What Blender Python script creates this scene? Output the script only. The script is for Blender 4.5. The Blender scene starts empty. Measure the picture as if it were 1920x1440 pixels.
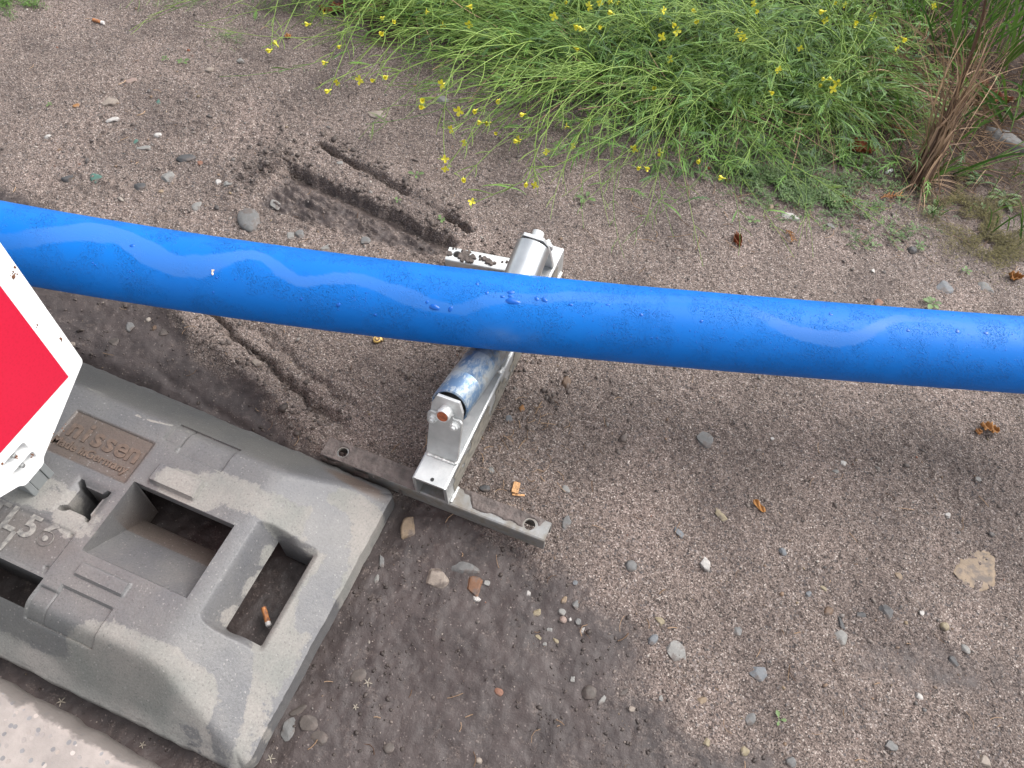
import bpy, bmesh, math, random
import numpy as np
from mathutils import Vector, Matrix, noise as mnoise
random.seed(7); RNG = np.random.default_rng(7)
R = math.radians
S = bpy.context.scene
COL = S.collection

# ------------------------------------------------------------------ camera
CF, CP, CR, CH = 1420.0, R(57.1), R(-8.65), 1.05
cp, sp = math.cos(CP), math.sin(CP)
fw = np.array([0, cp, -sp]); rt = np.array([1, 0, 0.]); dn = np.cross(fw, rt)
c_, s_ = math.cos(CR), math.sin(CR)
r2 = c_*rt + s_*dn; d2 = -s_*rt + c_*dn
RC = np.array([r2, d2, fw])
cam = bpy.data.cameras.new("camera"); camo = bpy.data.objects.new("camera", cam); COL.objects.link(camo)
cam.sensor_width = 36; cam.lens = CF/1920*36; cam.clip_start = .02; cam.clip_end = 400
camo.matrix_world = Matrix(((r2[0], -d2[0], -fw[0], 0), (r2[1], -d2[1], -fw[1], 0), (r2[2], -d2[2], -fw[2], CH), (0, 0, 0, 1)))
S.camera = camo
S.render.resolution_x = 1024; S.render.resolution_y = 768

# ------------------------------------------------------------------ world, sun, exposure
W = bpy.data.worlds.new("World"); S.world = W; W.use_nodes = True
nt = W.node_tree; bg = nt.nodes["Background"]
sky = nt.nodes.new("ShaderNodeTexSky"); sky.sky_type = 'NISHITA'; sky.sun_disc = False
SUN_EL, SUN_AZ = R(52), R(62)      # azimuth measured from +Y toward +X
sky.sun_elevation = SUN_EL; sky.sun_rotation = SUN_AZ
sky.air_density = 1.0; sky.dust_density = 5.0; sky.ozone_density = 1.0
hs = nt.nodes.new("ShaderNodeHueSaturation"); hs.inputs["Saturation"].default_value = .22
nt.links.new(sky.outputs[0], hs.inputs["Color"]); nt.links.new(hs.outputs[0], bg.inputs[0])
bg.inputs[1].default_value = .15
sl = bpy.data.lights.new("sun", 'SUN'); sl.energy = .6; sl.angle = R(75); sl.color = (1, .97, .93)
so = bpy.data.objects.new("sun", sl); COL.objects.link(so)
sd = Vector((math.sin(SUN_AZ)*math.cos(SUN_EL), math.cos(SUN_AZ)*math.cos(SUN_EL), math.sin(SUN_EL)))
so.rotation_euler = sd.to_track_quat('Z', 'Y').to_euler()
S.view_settings.view_transform = 'Standard'; S.view_settings.look = 'None'
S.view_settings.exposure = 1.22; S.view_settings.gamma = 1

# ------------------------------------------------------------------ numeric helpers
def hash2(ix, iy, seed):
    h = (ix.astype(np.int64)*374761393 + iy.astype(np.int64)*668265263 + seed*2147483647) & 0xffffffff
    h = ((h ^ (h >> 13))*1274126177) & 0xffffffff
    h = (h ^ (h >> 16)) & 0xffffffff
    return h/4294967295.0
def vnoise(x, y, seed=0):
    x = np.asarray(x, float); y = np.asarray(y, float)
    ix = np.floor(x).astype(np.int64); iy = np.floor(y).astype(np.int64); fx = x-ix; fy = y-iy
    fx = fx*fx*fx*(fx*(fx*6-15)+10); fy = fy*fy*fy*(fy*(fy*6-15)+10)
    a = hash2(ix, iy, seed); b = hash2(ix+1, iy, seed); c = hash2(ix, iy+1, seed); d = hash2(ix+1, iy+1, seed)
    return (a*(1-fx)+b*fx)*(1-fy)+(c*(1-fx)+d*fx)*fy
def fbm(x, y, f, octv=4, seed=0, gain=.5):
    s = 0; a = 1; t = 0
    for k in range(octv):
        th = .6*k+.3
        X = (x*math.cos(th)-y*math.sin(th))*f; Y = (x*math.sin(th)+y*math.cos(th))*f
        s = s+a*vnoise(X, Y, seed+k); t += a; a *= gain; f *= 2.03
    return s/t            # 0..1
def sstep(a, b, x):
    t = np.clip((x-a)/(b-a), 0, 1); return t*t*(3-2*t)

# ------------------------------------------------------------------ ground height
PL_O = np.array([-.1428, .4482]); PL_A = R(165.3)
PL_L = np.array([math.cos(PL_A), math.sin(PL_A)]); PL_W = np.array([math.sin(PL_A)*-1, math.cos(PL_A)])
def plate_st(x, y):
    dx = x-PL_O[0]; dy = y-PL_O[1]
    return dx*PL_L[0]+dy*PL_L[1], dx*PL_W[0]+dy*PL_W[1]
KP0 = np.array([-.564, .126]); KD = np.array([.9555, -.295]); KN = np.array([-.295, -.9555])  # kerb line, outward (to camera) normal
def kerb_d(x, y): return (x-KP0[0])*KN[0]+(y-KP0[1])*KN[1]
def line_uv(x, y, A, B):
    A = np.array(A); B = np.array(B); L = np.linalg.norm(B-A); d = (B-A)/L; n = np.array([-d[1], d[0]])
    if n[1] < 0: n = -n
    return ((x-A[0])*d[0]+(y-A[1])*d[1])/L, (x-A[0])*n[0]+(y-A[1])*n[1], L
def win(u, a, b, s=.05): return sstep(a-s, a+s, u)*(1-sstep(b-s, b+s, u))
def mudmask(x, y):
    """smooth wet mud: along the base plate's far side and right of it"""
    n = fbm(x, y, 9, 4, 11)-.5
    u, v, L = line_uv(x, y, (-.72, .80), (-.25, .49))
    m1 = (1-sstep(-.03, .015, v+n*.06))*sstep(-1.0, -.3, u)*(1-sstep(1.05, 1.25, u))
    s, t = plate_st(x, y)
    d = np.sqrt(np.clip((x+.10)/.30, -3, 3)**2+((y-.20)/.26)**2)+n*.7
    m2 = 1-sstep(.75, 1.25, d)
    d3 = np.sqrt(((x-.1)/.33)**2+((y-.09)/.13)**2)+n*.8
    m3 = 1-sstep(.8, 1.2, d3)
    d4 = np.sqrt(((x-.62)/.10)**2+((y-.31)/.035)**2)+n*.8
    m4 = (1-sstep(.5, 1.5, d4))*.6
    uu, vv, LL = line_uv(x, y, (-.49, 1.10), (-.135, .953))
    m5 = win(uu, .03, .95, .04)*win(vv, -.12+.07*uu, -.002, .012)*.75
    under = (1-sstep(-.02, .05, t-.4))*(1-sstep(-.0, .01, -s))
    m6 = np.clip(1-sstep(.0, .05, -kerb_d(x, y)-.07), 0, 1)*(1-sstep(-.35, -.2, x))
    return np.clip(np.maximum.reduce([m1, m2, m3*.9, m4*.8, m5, m6]), 0, 1)
def rubble(x, y):
    """0..1 where loose gravel lies thick (upper left, and right of the pipe)"""
    n = fbm(x, y, 6, 3, 31)
    a = np.exp(-(((x+.62)/.38)**2+((y-1.05)/.28)**2))
    b = np.exp(-(((x-.5)/.45)**2+((y-.62)/.12)**2))*.7
    c = np.exp(-(((x-.55)/.22)**2+((y-.33)/.16)**2))*.75
    return np.clip((a*1.5+b+c)*(.35+1.1*n), 0, 1)
def gh(x, y, fine=True):
    x = np.asarray(x, float); y = np.asarray(y, float)
    base = .066*(x+.27)+.047*(y-.48)-.001
    base = .028*np.tanh(np.clip(base, 0, None)/.028)
    z = base+.018*(fbm(x, y, 2.3, 3, 5)-.5)*sstep(.25, .7, np.abs(x)+np.clip(y-.9, 0, 9))
    s, t = plate_st(x, y)
    # settle level under the plate
    inpl = sstep(-.04, -.005, s)*sstep(-.03, -.005, t)*(1-sstep(.405, .43, t))
    z = z*(1-inpl)+(-.004)*inpl
    mud = mudmask(x, y)
    z = z-.006*mud
    # soil heaped up against the stand between its two bars
    u, v, L = line_uv(x, y, (-.07, .43), (.035, .89)) 
    z = z+.016*win(u, .12, .86, .06)*np.exp(-(v/.10)**2)
    # trench left by the frame
    u, v, L = line_uv(x, y, (-.485, 1.093), (-.135, .953))
    nn = (fbm(x, y, 34, 4, 8, .6)-.5)
    w = .125-.07*u
    fl = win(u, -.02, .99, .03)*sstep(-w-.03, -w+.02, v+nn*.03)*(1-sstep(-.0015, .0015, v+nn*.016))
    z = z-(.004+.020*np.exp(-(v/.022)**2))*fl+fl*((np.abs(fbm(x*.6+y*.3, y*1.6+x*.9, 48, 4, 21, .6)-.5)*.040-.004)*(1-sstep(-.03, -.008, v)))
    z = z+.003*win(u, -.05, 1.0, .04)*np.exp(-((v-.022)/.02)**2)
    z = z+.026*np.exp(-((u+.08)/.07)**2)*np.exp(-((v+.02)/.06)**2)*np.clip(2.6*fbm(x, y, 42, 4, 77, .6)-.8, 0, 2)
    u2, v2, L2 = line_uv(x, y, (-.455, 1.165), (-.125, .985))
    deep = win(u2, 0, .28, .02)+win(u2, .86, 1.02, .02)+.45*win(u2, .28, .62, .02)+.12
    deep = deep*win(u2, 0, 1.02, .02)
    z = z-.024*np.clip(deep, 0, 1)*np.exp(-((v2+nn*.012)/(.0062))**4)
    z = z+.007*win(u2, .35, 1.0, .1)*np.exp(-((v2-.022)/.02)**2)*(.2+1.5*fbm(x, y, 45, 3, 78))
    # older imprint beside the plate: ridge and crack
    u3, v3, L3 = line_uv(x, y, (-.66, .755), (-.27, .50))
    r3 = win(u3, -.25, .95, .1)
    z = z+.012*r3*np.exp(-((v3-.018+nn*.02)/.02)**2)-.018*r3*np.exp(-((v3-.052+nn*.03)/.0055)**2)-.008*r3*np.exp(-((v3-.085+nn*.03)/.006)**2)*sstep(.3, .5, u3)
    u4, v4, L4 = line_uv(x, y, (-.56, .60), (-.28, .475))
    z = z-.004*win(u4, 0, 1, .1)*np.exp(-((v4+nn*.01)/.008)**2)
    # footprints and lumps in the mud at the bottom
    z = z+mud*(.010*(fbm(x, y, 16, 4, 41)-.5)+.0028*(fbm(x, y, 60, 3, 42)-.5)+.0016*(fbm(x, y, 150, 2, 44)-.5))
    z = z+(1-mud)*.0035*(fbm(x, y, 14, 3, 43)-.5)
    # weeds bank rises to the right and back
    z = z+.05*sstep(1.45, 2.4, y+.25*x)
    if fine:
        g = fbm(x, y, 170, 2, 61)-.5
        z = z+g*(.0042*(1-mud)+.0008*mud)+(1-mud*.8)*.0025*(fbm(x, y, 75, 2, 62)-.5)
        cl = np.clip(fbm(x, y, 95, 2, 63)-.60, 0, 1)*rubble(x, y)*.02
        z = z+cl
    return z
GX0, GY0, GDX = -1.5, -.3, .0025
_gx = np.arange(GX0, 1.5, GDX); _gy = np.arange(GY0, 3.6, GDX); _GX, _GY = np.meshgrid(_gx, _gy); _GZ = gh(_GX, _GY)
def gq(x, y):
    u = (x-GX0)/GDX; v = (y-GY0)/GDX; i = int(u); j = int(v)
    if not (0 <= i < len(_gx)-1 and 0 <= j < len(_gy)-1): return float(gh(x, y))
    u -= i; v -= j
    return float((_GZ[j, i]*(1-u)+_GZ[j, i+1]*u)*(1-v)+(_GZ[j+1, i]*(1-u)+_GZ[j+1, i+1]*u)*v)
def px(x, y, z=None, dz=0.0):
    """point where the view ray through a pixel of the photograph meets the ground (or height z)"""
    v = RC.T@np.array([(x-960)/CF, (y-720)/CF, 1.0])
    zz = 0.01 if z is None else z
    for _ in range(1 if z is not None else 5):
        P = np.array([0, 0, CH])+v*(zz-CH)/v[2]
        if z is None: zz = gq(P[0], P[1])
    P = np.array([0, 0, CH])+v*(zz-CH)/v[2]
    return Vector((P[0], P[1], P[2]+dz))
def mpp(P):   # metres per photograph pixel at P
    q = RC@(np.array(P)-[0, 0, CH]); return q[2]/CF

# ------------------------------------------------------------------ materials
def M_new(name):
    m = bpy.data.materials.new(name); m.use_nodes = True
    n = m.node_tree; b = n.nodes["Principled BSDF"]; return m, n, b
def N(n, t, **k):
    o = n.nodes.new(t)
    for a, v in k.items():
        if a.startswith('i_'):
            key = a[2:]
            key = int(key) if key.isdigit() else key
            o.inputs[key].default_value = v
        else: setattr(o, a, v)
    return o
def mixc(n, fac, a, b, bt='MIX'):
    m = n.nodes.new("ShaderNodeMix"); m.data_type = 'RGBA'; m.blend_type = bt
    for i, v in ((0, fac), (6, a), (7, b)):
        if hasattr(v, 'links') or isinstance(v, bpy.types.NodeSocket): n.links.new(v, m.inputs[i])
        else: m.inputs[i].default_value = (*v, 1) if isinstance(v, tuple) and len(v) == 3 else v
    return m.outputs[2]
def ramp(n, src, stops, interp='LINEAR'):
    r = n.nodes.new("ShaderNodeValToRGB"); n.links.new(src, r.inputs[0]); r.color_ramp.interpolation = interp
    e = r.color_ramp.elements
    while len(e) < len(stops): e.new(.5)
    for k, (p, c) in enumerate(stops):
        e[k].position = p; e[k].color = (*c, 1) if isinstance(c, tuple) else (c, c, c, 1)
    return r.outputs[0]
def mth(n, op, a, b=0.0, clamp=False):
    m = n.nodes.new("ShaderNodeMath"); m.operation = op; m.use_clamp = clamp
    for i, v in ((0, a), (1, b)):
        if isinstance(v, bpy.types.NodeSocket): n.links.new(v, m.inputs[i])
        else: m.inputs[i].default_value = v
    return m.outputs[0]
def coord(n, obj=True): return N(n, "ShaderNodeTexCoord").outputs["Object"]
def nz(n, co, scale, detail=4, rough=.55):
    t = N(n, "ShaderNodeTexNoise", i_Scale=scale, i_Detail=detail, i_Roughness=rough); n.links.new(co, t.inputs["Vector"]); return t.outputs["Fac"]
def vor(n, co, scale, feat='F1', out="Distance"):
    t = N(n, "ShaderNodeTexVoronoi", feature=feat, i_Scale=scale); n.links.new(co, t.inputs["Vector"]); return t.outputs[out]
def attr(n, name, out="Fac"):
    return N(n, "ShaderNodeAttribute", attribute_name=name).outputs[out]
def bump(n, b, h, strength=.5, dist=.001, prev=None):
    k = N(n, "ShaderNodeBump", i_Strength=strength, i_Distance=dist); n.links.new(h, k.inputs["Height"])
    if prev is not None: n.links.new(prev, k.inputs["Normal"])
    n.links.new(k.outputs[0], b.inputs["Normal"]); return k.outputs[0]
def setr(n, b, v):
    if isinstance(v, bpy.types.NodeSocket): n.links.new(v, b.inputs["Roughness"])
    else: b.inputs["Roughness"].default_value = v
def simple(name, col, rough=.7, metal=0., var=.25, scale=60, bumpd=.0004, bscale=300, col2=None):
    m, n, b = M_new(name); co = coord(n)
    f = nz(n, co, scale, 4)
    c2 = col2 or tuple(v*(1-var) for v in col); c1 = tuple(min(1, v*(1+var)) for v in col) if col2 is None else col
    n.links.new(mixc(n, ramp(n, f, [(.35, 0.), (.65, 1.)]), c2, c1), b.inputs["Base Color"])
    setr(n, b, rough); b.inputs["Metallic"].default_value = metal
    if bumpd: bump(n, b, nz(n, co, bscale, 3), .6, bumpd)
    return m

def mat_ground():
    m, n, b = M_new("wet_gritty_soil"); co = coord(n)
    mud = attr(n, "mud"); rub = attr(n, "rubble")
    cell = vor(n, co, 560, out="Color"); sep = N(n, "ShaderNodeSeparateColor"); n.links.new(cell, sep.inputs[0])
    grain = ramp(n, sep.outputs[0], [(0., (.030, .025, .023)), (.20, (.084, .064, .056)), (.5, (.138, .107, .094)), (.80, (.190, .152, .134)), (.95, (.26, .217, .195)), (1., (.40, .36, .33))])
    cell2 = vor(n, co, 190, out="Color"); sep2 = N(n, "ShaderNodeSeparateColor"); n.links.new(cell2, sep2.inputs[0])
    peb = ramp(n, sep2.outputs[1], [(0., (.048, .044, .046)), (.35, (.11, .096, .093)), (.7, (.165, .136, .127)), (1., (.27, .235, .22))])
    d2 = vor(n, co, 190)
    pm = mth(n, 'MULTIPLY', ramp(n, sep2.outputs[2], [(.62, 0.), (.66, 1.)]), ramp(n, d2, [(.30, 1.), (.42, 0.)]))
    dry = mixc(n, pm, grain, peb)
    big = nz(n, co, 7, 5, .6)
    dry = mixc(n, 1.0, dry, ramp(n, big, [(.3, (.68, .66, .66)), (.5, (1.0, .98, .96)), (.7, (1.26, 1.22, 1.2))]), 'MULTIPLY')
    fine = nz(n, co, 900, 2); 
    mudc = mixc(n, ramp(n, nz(n, co, 22, 6, .65), [(.35, 0.), (.65, 1.)]), (.030, .0225, .0215), (.058, .044, .041))
    spk = ramp(n, sep.outputs[1], [(.985, 0.), (.99, .7)])
    mudc = mixc(n, spk, mudc, (.16, .13, .12))
    mudc = mixc(n, 1.0, mudc, ramp(n, fine, [(.3, (.85,.85,.85)), (.7, (1.15,1.15,1.15))]), 'MULTIPLY')
    mm = ramp(n, mth(n, 'ADD', mud, mth(n, 'MULTIPLY', mth(n, 'SUBTRACT', nz(n, co, 45, 5, .7), .5), 1.9)), [(.2, 0.), (.9, 1.)])
    colr = mixc(n, mm, dry, mudc)
    # plant litter: brown stain on the bank under the weeds
    lit = attr(n, "litter")
    colr = mixc(n, lit, colr, mixc(n, nz(n, co, 120, 4), (.012, .006, .004), (.060, .030, .018)))
    n.links.new(colr, b.inputs["Base Color"])
    setr(n, b, ramp(n, mm, [(0., .82), (1., .56)])) 
    b.inputs["Specular IOR Level"].default_value = .42
    hgt = mth(n, 'ADD', mth(n, 'MULTIPLY', vor(n, co, 330), -.8), mth(n, 'MULTIPLY', nz(n, co, 700, 3), .8))
    k = N(n, "ShaderNodeBump", i_Distance=.0022); n.links.new(hgt, k.inputs["Height"])
    n.links.new(ramp(n, mm, [(0., .85), (1., .16)]), k.inputs["Strength"]); 
    k2 = N(n, "ShaderNodeBump", i_Distance=.002, i_Strength=.45); n.links.new(nz(n, co, 120, 5, .65), k2.inputs["Height"]); n.links.new(k.outputs[0], k2.inputs["Normal"])
    n.links.new(k2.outputs[0], b.inputs["Normal"])
    return m
def mat_stone(name="stone"):
    m, n, b = M_new(name); co = coord(n)
    base = mixc(n, 1., N(n, "ShaderNodeAttribute", attribute_name="col").outputs["Color"], (.48, .465, .445), 'MULTIPLY')
    f = nz(n, co, 90, 5, .65)
    c = mixc(n, 1., base, ramp(n, f, [(.3, (.72, .70, .68)), (.6, (1.08, 1.06, 1.05))]), 'MULTIPLY')
    c = mixc(n, ramp(n, nz(n, co, 60, 5, .65), [(.50, 0.), (.62, .85)]), c, (.085, .066, .057))
    n.links.new(c, b.inputs["Base Color"]); setr(n, b, .62)
    bump(n, b, nz(n, co, 260, 5, .7), .6, .0008)
    return m
def mat_leaf(name, c1, c2, rough=.5, scale=25):
    m, n, b = M_new(name); co = coord(n)
    t = attr(n, "tone")
    c = mixc(n, t, c1, c2)
    c = mixc(n, 1., c, ramp(n, nz(n, co, scale, 3), [(.3, (.8, .8, .8)), (.7, (1.2, 1.2, 1.2))]), 'MULTIPLY')
    n.links.new(c, b.inputs["Base Color"]); setr(n, b, rough)
    tr = N(n, "ShaderNodeBsdfTranslucent"); n.links.new(c, tr.inputs[0])
    mx = N(n, "ShaderNodeMixShader", i_0=.18); n.links.new(b.outputs[0], mx.inputs[1]); n.links.new(tr.outputs[0], mx.inputs[2])
    n.links.new(mx.outputs[0], n.nodes["Material Output"].inputs[0])
    return m
def mat_galv(name, dirty=.3, mud=0., bright=.72):
    m, n, b = M_new(name); co = coord(n)
    f = nz(n, co, 28, 5, .6); g = nz(n, co, 120, 4)
    c = mixc(n, ramp(n, f, [(.3, 0.), (.7, 1.)]), (bright*.72, bright*.74, bright*.74), (bright, bright*1.01, bright))
    dm = ramp(n, nz(n, co, 38, 6, .7), [(.62-dirty*.35, 0.), (.78-dirty*.25, 1.)])
    c = mixc(n, mth(n, 'MULTIPLY', dm, min(1, dirty*1.6)), c, (.17, .15, .125))
    n.links.new(c, b.inputs["Base Color"])
    n.links.new(mth(n, 'SUBTRACT', .85, mth(n, 'MULTIPLY', dm, min(.8, dirty*1.5))), b.inputs["Metallic"])
    setr(n, b, ramp(n, g, [(.3, .42), (.7, .6)]))
    bump(n, b, nz(n, co, 160, 4), .25, .0006)
    return m
def mat_pipe():
    m, n, b = M_new("blue_pe_pipe"); co = coord(n)
    film = attr(n, "film")
    base = mixc(n, ramp(n, nz(n, co, 5, 3), [(.3, 0.), (.7, 1.)]), (.0004, .118, .45), (.0005, .132, .49))
    wet = mixc(n, 0.0, base, base)
    c = mixc(n, mth(n, 'MULTIPLY', film, .75), base, (.045, .155, .45))
    rub_ = attr(n, "rub")
    c = mixc(n, rub_, c, (.08, .20, .46))
    n.links.new(c, b.inputs["Base Color"])
    setr(n, b, mth(n, 'ADD', .46, mth(n, 'MULTIPLY', film, -.04)))
    b.inputs['Coat Weight'].default_value = 0.
    # beads of water: rounded bumps, none where the film has run
    dens = ramp(n, nz(n, co, 26, 3), [(.40, 0.), (.60, 1.)])
    hs = []
    for sc, th in ((760, .44), (520, .40), (330, .26)):
        d = vor(n, co, sc)
        cc = vor(n, co, sc, out="Color"); sp_ = N(n, "ShaderNodeSeparateColor"); n.links.new(cc, sp_.inputs[0])
        on = ramp(n, sp_.outputs[0], [(.35 if sc > 200 else .72, 0.), (.42 if sc > 200 else .78, 1.)])
        hs.append(mth(n, 'MULTIPLY', ramp(n, d, [(0., 1.), (th*.6, .8), (th, 0.)]), mth(n, 'MULTIPLY', on, 330/sc)))
    h = mth(n, 'ADD', mth(n, 'ADD', hs[0], hs[1]), hs[2])
    h = mth(n, 'MULTIPLY', h, mth(n, 'MULTIPLY', mth(n, 'SUBTRACT', 1., film, True), dens))
    bump(n, b, h, .9, .0019)
    b.inputs['Specular IOR Level'].default_value = .22
    return m
def mat_plate():
    m, n, b = M_new("recycled_rubber_base"); co = coord(n)
    dry = attr(n, "dry"); brown = attr(n, "brown"); dark = attr(n, "dark")
    ed = mth(n, 'ADD', dry, mth(n, 'MULTIPLY', mth(n, 'SUBTRACT', nz(n, co, 90, 7, .75), .5), .9))
    dm = ramp(n, ed, [(.46, 0.), (.52, .8), (.66, 1.)])
    wetc = mixc(n, ramp(n, nz(n, co, 12, 4), [(.35, 0.), (.65, 1.)]), (.092, .092, .097), (.124, .120, .117))
    dryc = mixc(n, ramp(n, nz(n, co, 14, 5), [(.35, 0.), (.65, 1.)]), (.170, .170, .157), (.23, .213, .195))
    wetc = mixc(n, mth(n, 'MULTIPLY', brown, .75), wetc, (.085, .058, .042))
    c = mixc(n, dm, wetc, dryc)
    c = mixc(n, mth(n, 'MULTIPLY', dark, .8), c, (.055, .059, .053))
    cell = vor(n, co, 620, out="Color"); sp_ = N(n, "ShaderNodeSeparateColor"); n.links.new(cell, sp_.inputs[0])
    c = mixc(n, ramp(n, sp_.outputs[0], [(.984, 0.), (.99, .55)]), c, (.24, .23, .22))
    c = mixc(n, ramp(n, sp_.outputs[1], [(.95, 0.), (.97, .30)]), c, (.03, .03, .03))
    c = mixc(n, 1., c, ramp(n, nz(n, co, 380, 4), [(.25, (.82, .82, .82)), (.75, (1.15, 1.15, 1.15))]), 'MULTIPLY')
    n.links.new(c, b.inputs["Base Color"])
    setr(n, b, ramp(n, dm, [(0., .42), (1., .8)]))
    h = mth(n, 'ADD', nz(n, co, 330, 5, .7), mth(n, 'MULTIPLY', nz(n, co, 60, 4), .8))
    bump(n, b, h, .5, .0011)
    return m
def mat_kerb():
    m, n, b = M_new("exposed_aggregate_concrete"); co = coord(n)
    d = vor(n, co, 120); cc = vor(n, co, 120, out="Color"); sp_ = N(n, "ShaderNodeSeparateColor"); n.links.new(cc, sp_.inputs[0])
    base = mixc(n, ramp(n, nz(n, co, 30, 5), [(.35, 0.), (.65, 1.)]), (.24, .212, .197), (.32, .282, .26))
    st = ramp(n, sp_.outputs[1], [(0., (.13, .13, .14)), (.4, (.20, .20, .21)), (.8, (.30, .25, .22)), (1., (.46, .41, .38))])
    warp = mth(n, 'ADD', d, mth(n, 'MULTIPLY', mth(n, 'SUBTRACT', nz(n, co, 160, 3), .5), .35))
    on = mth(n, 'MULTIPLY', ramp(n, warp, [(.30, 1.), (.36, 0.)]), ramp(n, sp_.outputs[0], [(.50, 0.), (.53, .8)]))
    c = mixc(n, on, base, st)
    wet = attr(n, "wet")
    c = mixc(n, ramp(n, mth(n, 'ADD', wet, mth(n, 'MULTIPLY', mth(n, 'SUBTRACT', nz(n, co, 40, 5), .5), .9)), [(.45, 0.), (.55, .85)]), c, (.12, .108, .10))
    n.links.new(c, b.inputs["Base Color"]); setr(n, b, .7)
    bump(n, b, mth(n, 'ADD', nz(n, co, 260, 5, .7), mth(n, 'MULTIPLY', on, -.4)), .7, .001)
    return m
MG = mat_ground(); MS = mat_stone(); MPIPE = mat_pipe(); MPL = mat_plate(); MK = mat_kerb()
GALV = mat_galv("galvanised_steel", .20, bright=.62); GALVD = mat_galv("dirty_galvanised_steel", .70, bright=.34)
CLEAN = mat_galv("clean_galvanised_steel", .0, bright=.80)
RUST = simple("rusty_axle_end", (.30, .085, .035), .8, 0, .35, 300, .0004, 500)
WELD = simple("weld_spatter", (.62, .62, .60), .45, .3, .3, 200, .001, 260)
BLACK = simple("dark_rubber_seal", (.012, .012, .013), .6)
MUDM = simple("caked_mud", (.085, .068, .060), .85, 0, .3, 90, .0022, 330)
MUDW = simple("damp_caked_mud", (.100, .080, .072), .7, 0, .35, 60, .0024, 300)
GREEN = mat_leaf("rocket_leaf_green", (.016, .062, .006), (.115, .240, .030))
STEMG = mat_leaf("rocket_stem_green", (.075, .17, .018), (.24, .35, .07), .5)
GRASSM = mat_leaf("grass_blade_green", (.03, .09, .012), (.13, .24, .04), .45)
WEEDM = mat_leaf("ground_cover_green", (.036, .085, .018), (.13, .205, .065), .55)
DRYM = mat_leaf("dry_straw", (.07, .034, .018), (.42, .28, .17), .7)
MOSSM = mat_leaf("olive_moss", (.05, .044, .014), (.19, .165, .06), .8)
PETAL = mat_leaf("yellow_petal", (.70, .62, .02), (.80, .74, .10), .5)
LEAFO = mat_leaf("rust_brown_leaf", (.09, .018, .007), (.28, .075, .02), .55, 60)
LEAFY = mat_leaf("ochre_leaf", (.26, .095, .02), (.42, .20, .055), .6, 80)
WHITEP = simple("white_plastic_sign", (.90, .90, .89), .42, 0, .02, 20, .0001, 80)
def mat_red():
    m, n, b = M_new("red_reflective_film"); co = coord(n)
    d = vor(n, co, 260); c = mixc(n, ramp(n, d, [(.1, 0.), (.5, 1.)]), (.50, .006, .030), (.55, .008, .038))
    n.links.new(c, b.inputs["Base Color"]); setr(n, b, .5); return m
RED = mat_red()
GREYP = simple("grey_plastic_stem", (.18, .19, .19), .55, 0, .08, 30, .0003, 200)
GREYD = simple("grey_plastic_recess", (.12, .13, .15), .55, 0, .1, 30, .0002, 200)

# ------------------------------------------------------------------ object helpers
def tag(o, label=None, cat=None, group=None, kind=None):
    if label: o['label'] = label
    if cat: o['category'] = cat
    if group: o['group'] = group
    if kind: o['kind'] = kind
    return o
def empty(name, loc=(0, 0, 0), rz=0.):
    o = bpy.data.objects.new(name, None); COL.objects.link(o); o.location = loc; o.rotation_euler = (0, 0, rz); o.empty_display_size = .05; return o
def link_mesh(name, me, mat, parent=None, smooth=False):
    if mat: me.materials.append(mat)
    if smooth: me.polygons.foreach_set('use_smooth', [True]*len(me.polygons))
    o = bpy.data.objects.new(name, me); COL.objects.link(o)
    if parent is not None: o.parent = parent
    return o
def np_mesh(name, V, Fq, attrs=None, cols=None):
    """V (n,3); Fq (m,k) one polygon size"""
    V = np.asarray(V, np.float32); Fq = np.asarray(Fq, np.int32)
    me = bpy.data.meshes.new(name); me.vertices.add(len(V)); me.vertices.foreach_set('co', V.ravel())
    k = Fq.shape[1]; me.loops.add(Fq.size); me.loops.foreach_set('vertex_index', Fq.ravel())
    me.polygons.add(len(Fq)); me.polygons.foreach_set('loop_start', np.arange(0, Fq.size, k, dtype=np.int32))
    me.polygons.foreach_set('loop_total', np.full(len(Fq), k, np.int32))
    for a, v in (attrs or {}).items():
        t = me.attributes.new(a, 'FLOAT', 'POINT'); t.data.foreach_set('value', np.asarray(v, np.float32).ravel())
    if cols is not None:
        t = me.attributes.new('col', 'FLOAT_COLOR', 'POINT'); c = np.ones((len(V), 4), np.float32); c[:, :3] = cols
        t.data.foreach_set('color', c.ravel())
    me.update(calc_edges=True); me.validate(); return me
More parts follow.
